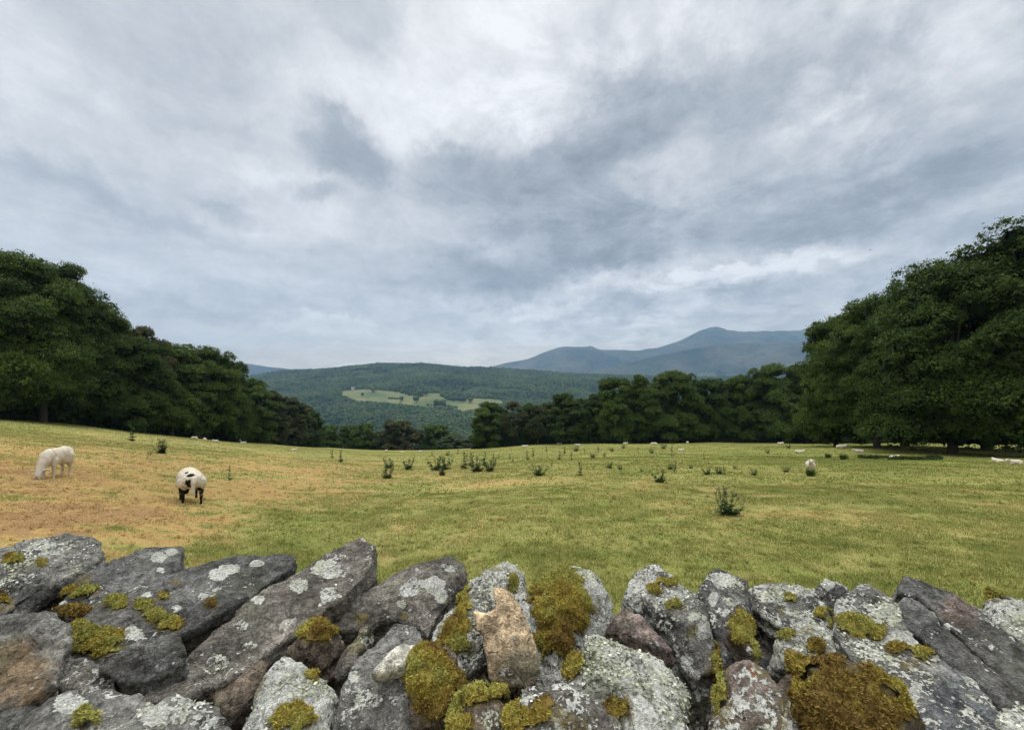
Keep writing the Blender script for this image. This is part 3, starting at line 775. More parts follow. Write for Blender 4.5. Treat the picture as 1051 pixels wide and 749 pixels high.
def box_bm(bm, x0, x1, y0, y1, z0, z1):
    vs_ = [bm.verts.new(v) for v in ((x0, y0, z0), (x1, y0, z0), (x1, y1, z0), (x0, y1, z0), (x0, y0, z1), (x1, y0, z1), (x1, y1, z1), (x0, y1, z1))]
    for f in ((0, 3, 2, 1), (4, 5, 6, 7), (0, 1, 5, 4), (1, 2, 6, 5), (2, 3, 7, 6), (3, 0, 4, 7)): bm.faces.new([vs_[i] for i in f])
def bm_obj(name, bm, mat, parent=None):
    me = bpy.data.meshes.new(name); bm.to_mesh(me); bm.free(); return obj(name, me, mat, parent)
def farmhouse(px, py, w, label, rz):
    p = pick(px, py, 700); e = empty('farmhouse', tuple(p + np.array((0, 0, -.3))), rz); tag(e, label, 'house', 'white houses across the valley')
    h = w * .42; dp = w * .55
    bm = bmesh.new(); box_bm(bm, -w / 2, w / 2, -dp / 2, dp / 2, 0, h); bm_obj('wall', bm, M['white_wall'], e)
    bm = bmesh.new(); o = w * .03
    a = [bm.verts.new(v) for v in ((-w / 2 - o, -dp / 2 - o, h), (w / 2 + o, -dp / 2 - o, h), (w / 2 + o, dp / 2 + o, h), (-w / 2 - o, dp / 2 + o, h), (-w / 2 - o, 0, h + dp * .42), (w / 2 + o, 0, h + dp * .42))]
    for f in ((0, 1, 5, 4), (2, 3, 4, 5), (0, 4, 3), (1, 2, 5), (0, 3, 2, 1)): bm.faces.new([a[i] for i in f])
    rf = bm_obj('roof', bm, M['slate'], e)
    bm = bmesh.new(); box_bm(bm, -w * .42, -w * .34, -w * .05, w * .05, h + dp * .25, h + dp * .62); bm_obj('chimney', bm, M['white_wall'], rf)
    for k in (-.28, .05, .3):
        bm = bmesh.new(); box_bm(bm, w * k - w * .05, w * k + w * .05, -dp / 2 - .06, -dp / 2 - .02, h * .45, h * .8); bm_obj('window', bm, M['pane'], e)
farmhouse(363, 399.6, 15, 'white farmhouse at the top left corner of the far meadow', .3)
farmhouse(292, 391.5, 11, 'tiny white house alone in the woods beside the left wood', -.2)
# ------------------------------------------------------------------ sheep (one continuous body each)
ICO_V, ICO_F = ico(2)
def blob_mesh(name, balls, voxel, smooth=6):
    """balls: (centre, radii) -> one skin over all of them"""
    c = np.array([b[0] for b in balls], float); r = np.array([b[1] for b in balls], float); m = len(ICO_V)
    V = ICO_V[None] * r[:, None, :] + c[:, None, :]; F = ICO_F[None] + (np.arange(len(c)) * m)[:, None, None]
    me = fast_mesh(name, V.reshape(-1, 3), F.reshape(-1, 3))
    return eval_mesh(me, [('REMESH', dict(mode='VOXEL', voxel_size=voxel)), ('SMOOTH', dict(factor=.5, iterations=smooth))])

def limb(pts, rads):
    out = []
    for i in range(len(pts) - 1):
        a, b = np.array(pts[i], float), np.array(pts[i + 1], float); n = max(2, int(np.linalg.norm(b - a) / (min(rads[i], rads[i + 1]) * .45)))
        for k in range(n + 1):
            t = k / n; r = rads[i] * (1 - t) + rads[i + 1] * t; out.append((a * (1 - t) + b * t, (r, r, r)))
    return out

WHITE = np.array([.66, .60, .49]); SKIN = np.array([.58, .51, .43]); BLACK = np.array([.022, .018, .016])
def sheep_mesh(kind, voxel):
    B = []; lying = kind == 'lying'; dz = -.36 if lying else 0.0
    lean = kind == 'lamb'
    bw = .155 if lean else .232
    # trunk: deep chest, rounded rump, belly rising to the flank
    for x, z, rx, ry, rz_ in ((-.42, .55, .17, bw * .86, .17), (-.30, .545, .21, bw * 1.0, .20), (-.12, .53, .24, bw * 1.06, .205), (.08, .525, .24, bw * 1.06, .215), (.25, .53, .20, bw * .98, .215), (.36, .545, .15, bw * .82, .185)):
        B.append(((x, 0, z + dz), (rx, ry, rz_)))
    if kind in ('lamb', 'black', 'graze'):    # head down on the grass
        B += limb([(.36, 0, .56), (.52, 0, .44), (.62, 0, .29)], [.145, .105, .082])
        B += limb([(.62, 0, .28), (.68, 0, .19), (.74, 0, .075)], [.080, .072, .048])
        hx, hz, ex = .63, .275, .075
    else:             # head up
        dy = -.13 if lying else 0
        B += limb([(.36, 0, .58 + dz), (.47, 0, .70 + dz + dy * .5), (.52, 0, .84 + dz + dy)], [.14, .115, .095]); dz += dy
        B += limb([(.52, 0, .85 + dz), (.60, 0, .82 + dz), (.70, 0, .76 + dz)], [.082, .072, .046])
        hx, hz, ex = .50, .86 + dz, .075
    for s in (-1, 1):   # ears held out sideways
        B += limb([(hx, s * ex, hz), (hx - .01, s * (ex + .07), hz + .012), (hx - .005, s * (ex + .14), hz)], [.026, .032, .016])
    if not lying:
        for s in (-1, 1):
            B += limb([(.29, s * bw * .62, .46), (.31, s * bw * .66, .30), (.295, s * bw * .64, .265), (.305, s * bw * .64, .06), (.325, s * bw * .64, .015)], [.085, .046, .038, .026, .034])   # front leg
            k = .05 * s
            B += limb([(-.36 + k, s * bw * .62, .50), (-.30 + k, s * bw * .70, .36), (-.41 + k, s * bw * .68, .245), (-.385 + k, s * bw * .68, .06), (-.36 + k, s * bw * .68, .015)], [.125, .072, .042, .027, .034])   # hind leg: knee forward, hock back
    else:
        for s in (-1, 1):
            B += limb([(.30, s * .16, .11), (.47, s * .15, .05), (.36, s * .17, .035)], [.07, .042, .03])
            B += limb([(-.34, s * .17, .15), (-.16, s * .24, .07), (-.34, s * .24, .04)], [.12, .06, .034])
    tl = .33 if kind in ('black', 'lamb') else .22
    dz = -.36 if lying else 0.0
    B += limb([(-.56, 0, .61 + dz), (-.62, .0, .54 + dz), (-.625, .012, .60 - tl + dz)], [.045, .042, .026])
    me = blob_mesh('sheep', B, voxel)
    v = co_of(me); n = no_of(me)
    leg = (v[:, 2] < (.34 if not lying else .0)) & (np.abs(v[:, 1]) > .04) & (v[:, 0] < .45)
    head = v[:, 0] > .53
    col = np.tile(WHITE, (len(v), 1)); fleece = np.ones(len(v))
    col[leg] = SKIN * 1.05; fleece[leg] = 0; col[head] = SKIN * np.array([1.05, 1.08, 1.05]); fleece[head] = .1
    if kind == 'black':
        lz = .37 + .05 * fbm(v * 9, 2, 3)
        dk = ((v[:, 2] < lz) & (np.abs(v[:, 1]) > .045) & (v[:, 0] < .45)) | (v[:, 0] > .52)
        nzs = fbm(v * 11, 3, 14)
        ped = (v[:, 0] < -.50) & (np.abs(v[:, 1] - .03 - .04 * nzs) < .055 + .05 * nzs) & (v[:, 2] > .32) & (v[:, 2] < .60) & ~((np.abs(v[:, 1] + .005) < .045) & (v[:, 0] < -.575))
        sp1 = np.linalg.norm((v - np.array([-.33, .09, .74])) / np.array([.07, .035, .08]), axis=1) < 1
        sp2 = np.linalg.norm((v - np.array([-.52, .05, .69])) / np.array([.07, .09, .05]), axis=1) < 1
        wl = (fbm(v * 14, 2, 6) > .55) & dk & (v[:, 2] < .3)
        col[dk | ped | sp1 | sp2] = BLACK; col[wl] = WHITE * .6
        fleece[dk] = 0
    dirt = np.clip(.5 + fbm(v * 7, 3, 9), 0, 1)[:, None]
    col = col * (1 - .16 * dirt * np.array([.7, 1, 1.4]))
    # eye and muzzle
    if voxel < .02:
        for s in (-1, 1):
            e = np.linalg.norm(v - np.array([.655 if hz < .5 else .565, s * .064, hz - .055 if hz < .5 else hz - .02]), axis=1) < .018
            col[e] = BLACK
        nose = v[:, 0] > (.755 if hz < .5 else .725); col[nose] = col[nose] * .45
    v = v + n * (fleece * ((.004 if lean else .011) * fbm(v * 16, 3, 2) + .008))[:, None]
    v[:, 2] = np.maximum(v[:, 2], 0)
    set_co(me, v); add_attr(me, 'col', col); me.materials.append(M['fleece'])
    me.polygons.foreach_set('use_smooth', np.ones(len(me.polygons), bool)); me.update()
    return me
SH = {k: sheep_mesh(k, v) for k, v in (('lamb', .016), ('black', .016), ('graze', .03), ('lying', .03), ('stand', .03))}
def sheep(kind, p, rz, label, scale=1.0, group='sheep grazing the field'):
    o = obj('sheep', SH[kind], None); o.location = tuple(p); o.rotation_euler = (0, 0, rz); o.scale = (scale, scale, scale * (1.1 if kind == 'lamb' else 1))
    tag(o, label, 'sheep', group); return o
sheep('lamb', pick(58, 490), math.radians(-70), 'slim white shorn sheep grazing with its head down and both ears held out level', .93)
sheep('black', pick(195, 514.5), math.radians(133), 'white woolly sheep with black legs and a black rump patch, seen from behind', .98)
sheep('stand', pick(832, 486), math.radians(-122), 'white sheep behind a dark rush tuft on the right of the field', .74)
for kind, px, py, rz, s, lab in (
    ('graze', 199.5, 451.6, .2, .95, 'leftmost tiny white sheep under the left wood'),
    ('graze', 210, 453.2, 2.4, .95, 'darker second tiny sheep in the row under the left wood'),
    ('lying', 221, 453.4, 3.0, 1.1, 'third tiny white sheep in the row under the left wood'),
    ('graze', 244.5, 454.0, .4, 1.15, 'larger one of a pair of far sheep at the right end of the left wood'),
    ('lying', 249.7, 454.9, .2, 1.0, 'smaller one of a pair of far sheep at the right end of the left wood'),
    ('lying', 302, 462.4, .1, 1.1, 'lone far sheep lying before the falling end of the left wood'),
    ('graze', 396.6, 463.9, 1.1, 1.0, 'tiny sheep under the widest brownish tree of the valley gap'),
    ('lying', 413, 464.3, .3, 1.0, 'tiny lying sheep, middle one of the three on the brow at the valley gap'),
    ('lying', 432, 463.9, .0, 1.3, 'tiny lying sheep, last of the three on the brow at the valley gap'),
    ('lying', 538.6, 458.6, .1, 1.3, 'white sheep lying on the slope just below the rust brown tree'),
    ('graze', 550, 456.2, .6, 1.0, 'tiny sheep right below the trunk of the pale dying tree'),
    ('lying', 574, 455.8, .2, 1.5, 'white sheep on the far edge below the flat topped dark tree'),
    ('lying', 593, 457.4, 2.9, 1.3, 'white sheep lying below the low dark tree in the notch'),
    ('lying', 642, 455.6, .2, 1.3, 'tiny sheep at the field edge below the upright green tree'),
    ('graze', 671, 458.2, 3.0, 1.3, 'white sheep in front of the left part of the great dome tree'),
    ('lying', 699, 462.6, .3, .9, 'nearer lying sheep with a dark head below the great dome tree'),
    ('graze', 705.6, 456.2, 1.2, 1.1, 'tiny sheep at the field edge below the right part of the great dome tree'),
    ('lying', 801, 455.9, .1, 1.3, 'sheep right at the field edge below the broadest far tree'),
    ('lying', 821, 464.8, .0, 1.05, 'white sheep lying alone straight above the sheep behind the rush tuft'),
    ('lying', 864, 460.0, .1, 1.35, 'left one of the white sheep lying in line toward the giant tree'),
    ('lying', 881, 464.2, 3.0, 1.05, 'middle one of the white sheep lying in line toward the giant tree'),
    ('lying', 918, 470.4, .1, .82, 'white sheep lying close to the dark nettle bed'),
    ('lying', 1024, 474.2, 1.5, .8, 'small white sheep resting in the shade under the giant tree'),
    ('lying', 1041, 476.2, 3.1, .95, 'white sheep lying in the tree shade at the right border')):
    sheep(kind, pick(px, py), rz, lab, s * .74)

# a bird far out in the sky
bv = np.array([(-.35, .05, .12), (-.12, .06, .02), (0, -.16, 0), (.12, .06, .02), (.35, .05, .12), (0, .22, 0), (0, 0, -.05), (0, .0, .05)])
bm = bmesh.new(); vv = [bm.verts.new(v) for v in bv]
for f in ((0, 6, 1), (0, 1, 7), (0, 7, 6), (4, 3, 6), (4, 7, 3), (4, 6, 7), (2, 6, 7), (5, 6, 7), (2, 1, 6), (2, 7, 1), (2, 6, 3), (2, 3, 7), (5, 1, 6), (5, 7, 1), (5, 6, 3), (5, 3, 7)):
    try: bm.faces.new([vv[i] for i in f])
    except ValueError: pass
bo = bm_obj('bird', bm, M['dark']); u_, v_ = uv(893.5, 256.5); bo.location = (u_ * 110, 110, EYE - v_ * 110); bo.scale = (1.3, 1.3, 1.3)
tag(bo, 'small dark bird flying in the grey sky left of the highest tree', 'bird')

# ------------------------------------------------------------------ thistles and rush tufts
def thistle_arrays(seed, h, w, stems, leaves):
    rs = np.random.RandomState(seed); st = []; LV = []; LF = []; hd = []; nl = 0
    for i in range(stems):
        a = rs.uniform(0, 2 * PI); q = rs.uniform(.1, 1) if stems > 1 else .1
        hh = h * rs.uniform(.6, 1.0) * (1 - .25 * q); top = np.array((math.cos(a) * w * .5 * q, math.sin(a) * w * .5 * q, hh))
        b = np.array((top[0] * .25, top[1] * .25, -.02)); mid = b * .5 + top * .5 + rs.normal(size=3) * h * .03
        st.append(tube_arrays([b, mid, top], [.009, .007, .005], 4))
        br = [(top, hh)]
        for k in range(rs.randint(1, 4)):
            t = rs.uniform(.55, .9); s = mid * (1 - t) + top * t if t > .5 else b * (1 - t) + mid * t
            e = s + np.array((rs.normal() * w * .16, rs.normal() * w * .16, h * rs.uniform(.08, .2))); st.append(tube_arrays([s, e], [.005, .004], 4)); br.append((e, e[2]))
        for e, _ in br: hd.append(e)
        for k in range(leaves):
            t = rs.uniform(.0, 1) ** 1.25; p = (b * (1 - t) ** 2 + 2 * mid * t * (1 - t) + top * t * t)
            th = rs.uniform(0, 2 * PI); L = h * (.30 - .17 * t) * rs.uniform(.7, 1.25); wd = L * .24
            dr = np.array((math.cos(th), math.sin(th), rs.uniform(.15, .9))); dr /= np.linalg.norm(dr); sd_ = np.cross(dr, (0, 0, 1)); sd_ /= np.linalg.norm(sd_)
            # spiny lobed leaf: zigzag edge
            m = 4
            for j in range(m):
                f0, f1 = j / m, (j + 1) / m; wj = wd * (1.3 - f0) * (1 if j % 2 == 0 else 1.2)
                c0 = p + dr * L * f0 + np.array((0, 0, -.25 * L * f0 * f0)); c1 = p + dr * L * f1 + np.array((0, 0, -.25 * L * f1 * f1))
                LV += [c0 - sd_ * wj * .35, c0 + dr * L * .03 + sd_ * wj * .35, c1 + sd_ * wj * (1.0 if f1 < 1 else .05), c1 - sd_ * wj * (1.0 if f1 < 1 else .05)]; LF.append((nl, nl + 1, nl + 2, nl + 3)); nl += 4
    hv = []
    for e in hd:
        r = .016; hv.append((np.array([(-1, -1, -1.2), (1, -1, -1.2), (1, 1, -1.2), (-1, 1, -1.2), (-.8, -.8, 1.5), (.8, -.8, 1.5), (.8, .8, 1.5), (-.8, .8, 1.5)]) * r * .8 + e, np.array([(0, 3, 2, 1), (4, 5, 6, 7), (0, 1, 5, 4), (1, 2, 6, 5), (2, 3, 7, 6), (3, 0, 4, 7)])))
    return join_arrays(st), (np.array(LV), np.array(LF)), hv
ICO1_V, ICO1_F = ico(1)
def tri_to_quad(F): return np.concatenate([F, F[:, 2:3]], 1)
TH = {}; HEADS_OF = {}
for key, seed, h, w, stn, lv in (('single', 3, 1.0, .30, 1, 26), ('slim', 4, 1.0, .45, 3, 15), ('bushy', 5, 1.0, .85, 9, 14), ('wide', 6, 1.0, 1.5, 15, 13), ('round', 8, 1.0, .95, 12, 16)):
    (sv, sf), (lv_, lf), hv = thistle_arrays(seed, h, w, stn, lv)
    rs = np.random.RandomState(seed); t = np.repeat(rs.uniform(0, 1, len(lf)), 4)
    HEADS = HEADS_OF.setdefault(key, hv); lv2, lf2 = join_arrays([(lv_, lf)] + hv); t2 = np.concatenate([t, np.full(len(lv2) - len(t), .9)])
    TH[key] = (fast_mesh('stem', sv, sf, dict(tint=np.full(len(sv), .5), tint2=np.zeros(len(sv)))), fast_mesh('leaves', lv_, lf, dict(tint=t, tint2=t)), fast_mesh('leaves', lv2, lf2, dict(tint=t2, tint2=t2)))
    TH[key][0].materials.append(M['thistle']); TH[key][1].materials.append(M['thistle']); TH[key][2].materials.append(M['thistle'])
def thistle(key, px, py, hpx, label, parts=False, group='thistles dotted over the field', wide=1.0):
    p = pick(px, py); h = hpx * 1.15 / 430 * p[1]; e = empty('thistle', tuple(p), px * .9, (h * wide * 1.2, h * wide * 1.2, h)); tag(e, label, 'thistle', group)
    for nm, me in (('stem', TH[key][0]), ('leaves', TH[key][1 if parts else 2])):
        o = bpy.data.objects.new(nm, me); COL.objects.link(o); o.parent = e
    if parts:
        for hv_, hf_ in HEADS_OF[key]: obj('flower_head', fast_mesh('flower_head', hv_, hf_), M['thistle_head'], e)
thistle('bushy', 747, 529, 31, 'big bushy green thistle with budding stems, nearest one in the open grass', True, wide=.85)
NAMED = (('slim', 136, 452.5, 16, 'thin tall pale thistle standing out against the dark left wood'), ('round', 167, 465, 14, 'dark leafy green thistle between the slim white sheep and the left wood'), ('single', 236, 493, 15, 'thin dry leaning thistle right of the black legged sheep'),
    ('slim', 349, 474, 12, 'slim thistle right of the lone lying sheep, in front of the scrub'), ('slim', 341, 469.5, 8, 'small thistle just left of the slim one near the scrub'),
    ('bushy', 396.4, 490.8, 14, 'dark thistle, nearest of the left hand pair in the middle field'), ('bushy', 400, 480.5, 12, 'wide thistle right behind the nearest of the left hand pair'), ('bushy', 418, 481.5, 13, 'thistle alone between the left hand pair and the next trio'),
    ('bushy', 446.5, 483, 16, 'tall dark thistle, left one of the trio in the middle field'), ('bushy', 457.5, 481.5, 16, 'tall dark thistle, back one of the trio in the middle field'), ('round', 454, 487.8, 10, 'low dark thistle in front of the trio'),
    ('slim', 477, 481, 17, 'left thistle of the large cluster of flowering thistles'), ('bushy', 489, 484.2, 17, 'middle thistle of the large cluster, with pale flower heads'), ('bushy', 501.5, 483.8, 15, 'right thistle of the large cluster, with pale flower heads'), ('slim', 484, 478, 13, 'back left thistle of the large cluster'), ('slim', 496, 477.5, 13, 'back right thistle of the large cluster'), ('single', 506, 479, 13, 'single stemmed thistle at the right end of the large cluster'),
    ('wide', 553, 488, 12, 'wide low clump of pale headed thistles right of the large cluster'), ('slim', 597, 488, 14, 'slim dark thistle standing alone, right of the wide low clump'), ('bushy', 676.5, 495, 15, 'dark bushy thistle in the middle distance left of the big one'))
for k, px, py, h, l in NAMED: thistle(k, px, py, h, l)
for i, (px, py, h, k) in enumerate(((542, 471.5, 9, 'slim'), (548, 468, 8, 'slim'), (574, 472, 9, 'slim'), (586.5, 472, 9, 'single'), (591, 463, 7, 'bushy'), (608.7, 470, 5, 'wide'), (614, 463.5, 7, 'single'), (459, 467.5, 5, 'bushy'), (444, 468, 5, 'slim'), (523, 470.5, 5, 'slim'), (527, 474, 6, 'slim'), (470, 466, 5, 'slim'), (561, 463, 5, 'slim'), (579, 465, 7, 'slim'),
    (625.5, 480.3, 8, 'bushy'), (637, 482, 6, 'bushy'), (659, 484, 4.5, 'bushy'), (688, 481.5, 6, 'wide'), (694, 481, 8, 'slim'), (692, 484.5, 5, 'slim'), (709, 480.6, 4, 'wide'), (725, 487, 10, 'bushy'), (738.5, 486.5, 8, 'wide'), (744, 487, 7, 'slim'), (754.6, 481.3, 4.5, 'bushy'), (774, 488, 7, 'wide'), (806.6, 484.5, 6, 'wide'),
    (722, 471, 6, 'single'), (690, 468, 10, 'single'), (655, 465, 6, 'single'), (669, 465, 5, 'wide'), (681, 460.5, 5, 'wide'), (614, 464.5, 6, 'single'), (609, 470, 5, 'bushy'), (748, 476, 5, 'single'), (787.5, 465, 5, 'bushy'), (809, 460, 5, 'bushy'), (727, 476, 6, 'single'), (640, 460, 4, 'wide'), (628, 463, 4, 'wide'), (566, 478, 5, 'slim'), (512, 470, 5, 'slim'), (153, 467, 5, 'bushy'), (700, 476, 4, 'slim'), (600, 466, 6, 'single'), (620, 468, 4, 'bushy'))):
    thistle(k, px, py, h, 'tiny dark thistle, one of many dotted over the far green pasture', group='tiny thistles dotted over the far green pasture')

def tuft_mesh(seed, n, h, w):
    rs = np.random.RandomState(seed); a = rs.uniform(0, 2 * PI, n); r = w * .35 * np.sqrt(rs.uniform(0, 1, n)); b = np.stack([np.cos(a) * r, np.sin(a) * r, np.zeros(n) - .02], 1)
    t = b + np.stack([np.cos(a) * w * .35 * rs.uniform(0, 1.2, n) + rs.normal(size=n) * .03, np.sin(a) * w * .35 * rs.uniform(0, 1.2, n), h * rs.uniform(.55, 1.05, n)], 1)
    s = np.stack([-np.sin(a), np.cos(a), np.zeros(n)], 1) * .007; mid = b * .45 + t * .55 + np.array((0, 0, .04 * h))
    V = np.stack([b - s, b + s, mid + s * .8, mid - s * .8, mid - s * .8, mid + s * .8, t + s * .1, t - s * .1], 1).reshape(-1, 3)
    F = (np.arange(n)[:, None, None] * 8 + np.array([[0, 1, 2, 3], [4, 5, 6, 7]])[None]).reshape(-1, 4); q = np.repeat(rs.uniform(0, 1, n), 8)
    return fast_mesh('rush_tuft', V, F, dict(tint=q, tint2=q))
tm_ = tuft_mesh(3, 260, .36, .55); tm_.materials.append(M['rush'])
for px, py, s, lab in ((832, 488.5, .9, 'dark rush tuft hiding the legs of the white sheep on the right'), (850, 470, 1.0, 'low dark rush tuft left of the nettle bed'), (866, 472, 1.2, 'wide dark rush tuft touching the left end of the nettle bed')):
    o = obj('rush_tuft', tm_); o.location = tuple(pick(px, py)); o.scale = (s * .85, s * .85, s * 1.15); tag(o, lab, 'rush tuft', 'rush tufts in the field')

# ------------------------------------------------------------------ grass (nobody could count it)
def grass(d0, d1, n, h, w, seed, um=1.42):
    rs = np.random.RandomState(seed)
    d = np.sqrt(rs.uniform(d0 ** 2, d1 ** 2, n)); u = rs.uniform(-um, um, n); x = u * d
    dr = dryness(x, d); cl = fbm2(x, d, 2.2, 3, 61)
    keep = rs.uniform(0, 1, n) < np.clip(1.05 - .45 * sstep(.35, .8, dr) + .5 * cl, .12, 1); x, d, dr, cl = x[keep], d[keep], dr[keep], cl[keep]; n = len(x)
    z = T(x, d); hh = h * rs.uniform(.5, 1.25, n) * np.clip(1 + .45 * cl, .5, 1.6) * (1 - .40 * sstep(.3, .8, dr)); lean = .35 + 1.1 * sstep(.4, .8, dr)
    a = rs.uniform(0, 2 * PI, n); base = np.stack([x, d, z - .004], 1)
    tip = base + np.stack([np.cos(a) * hh * lean * rs.uniform(.2, 1.3, n), np.sin(a) * hh * lean * rs.uniform(.2, 1.3, n), hh], 1)
    b = a + PI / 2 + rs.normal(size=n) * .5; s = np.stack([np.cos(b), np.sin(b), np.zeros(n)], 1) * (w * rs.uniform(.6, 1.3, n))[:, None] * .5
    V = np.stack([base - s, base + s, tip], 1).reshape(-1, 3); F = np.arange(n * 3).reshape(n, 3)
    big = .5 + .42 * fbm2(x, d, .9, 3, 66)
    tint = np.clip(.45 * big + .55 * rs.uniform(0, 1, n), 0, 1)
    return V, F, np.repeat(dr, 3), np.repeat(tint, 3)
G = [grass(2.4, 6.5, 330000, .030, .006, 1), grass(6.5, 14, 420000, .034, .011, 2), grass(14, 34, 330000, .045, .024, 3), grass(34, 105, 220000, .065, .07, 4, 1.3)]
def tufts(d0, d1, nt_, blades, h, w, seed):
    """longer ungrazed tufts standing in the short grass"""
    rs = np.random.RandomState(seed); d = np.sqrt(rs.uniform(d0 ** 2, d1 ** 2, nt_)); u = rs.uniform(-1.42, 1.42, nt_); x = u * d; sz = rs.uniform(.5, 1.3, nt_)
    i = np.repeat(np.arange(nt_), blades); n = len(i); r = np.abs(rs.normal(size=n)) * .035 * sz[i]; a = rs.uniform(0, 2 * PI, n)
    bx, by = x[i] + np.cos(a) * r, d[i] + np.sin(a) * r; dr = dryness(bx, by) + .16 * (rs.uniform(0, 1, nt_)[i] - .25); hh = h * sz[i] * rs.uniform(.5, 1.1, n) * (1 - .3 * sstep(.4, .8, dr))
    base = np.stack([bx, by, T(bx, by) - .004], 1); ln = rs.uniform(.2, .9, n); tip = base + np.stack([np.cos(a) * hh * ln, np.sin(a) * hh * ln, hh], 1)
    s = np.stack([-np.sin(a), np.cos(a), np.zeros(n)], 1) * (w * rs.uniform(.6, 1.3, n))[:, None] * .5
    V = np.stack([base - s, base + s, tip], 1).reshape(-1, 3)
    return V, np.arange(n * 3).reshape(n, 3), np.repeat(dr, 3), np.repeat(np.clip(rs.uniform(0, .55, nt_)[i] + rs.uniform(0, .35, n), 0, 1), 3)
G += [tufts(2.6, 9, 2600, 26, .075, .006, 21), tufts(9, 34, 5200, 16, .10, .016, 22)]
V = []; F = []; nn = 0
for v, f, _, _ in G: V.append(v); F.append(f + nn); nn += len(v)
me = fast_mesh('grass', np.concatenate(V), np.concatenate(F), dict(dry=np.concatenate([g[2] for g in G]), tint=np.concatenate([g[3] for g in G])))
tag(obj('grass', me, M['blade']), 'short grazed grass of the pasture, straw coloured at the left', 'grass', kind='stuff')
# ------------------------------------------------------------------ the dry stone wall: every loose top stone is a thing
SLATE, GREY, WARM, TAN, PURP, PALE, BROWN = (.100, .098, .090), (.142, .138, .122), (.142, .129, .106), (.45, .335, .205), (.118, .090, .076), (.37, .35, .29), (.12, .095, .07)
MOSS_GOLD, MOSS_GREEN, MOSS_BROWN = (.34, .27, .055), (.31, .30, .080), (.185, .120, .036)

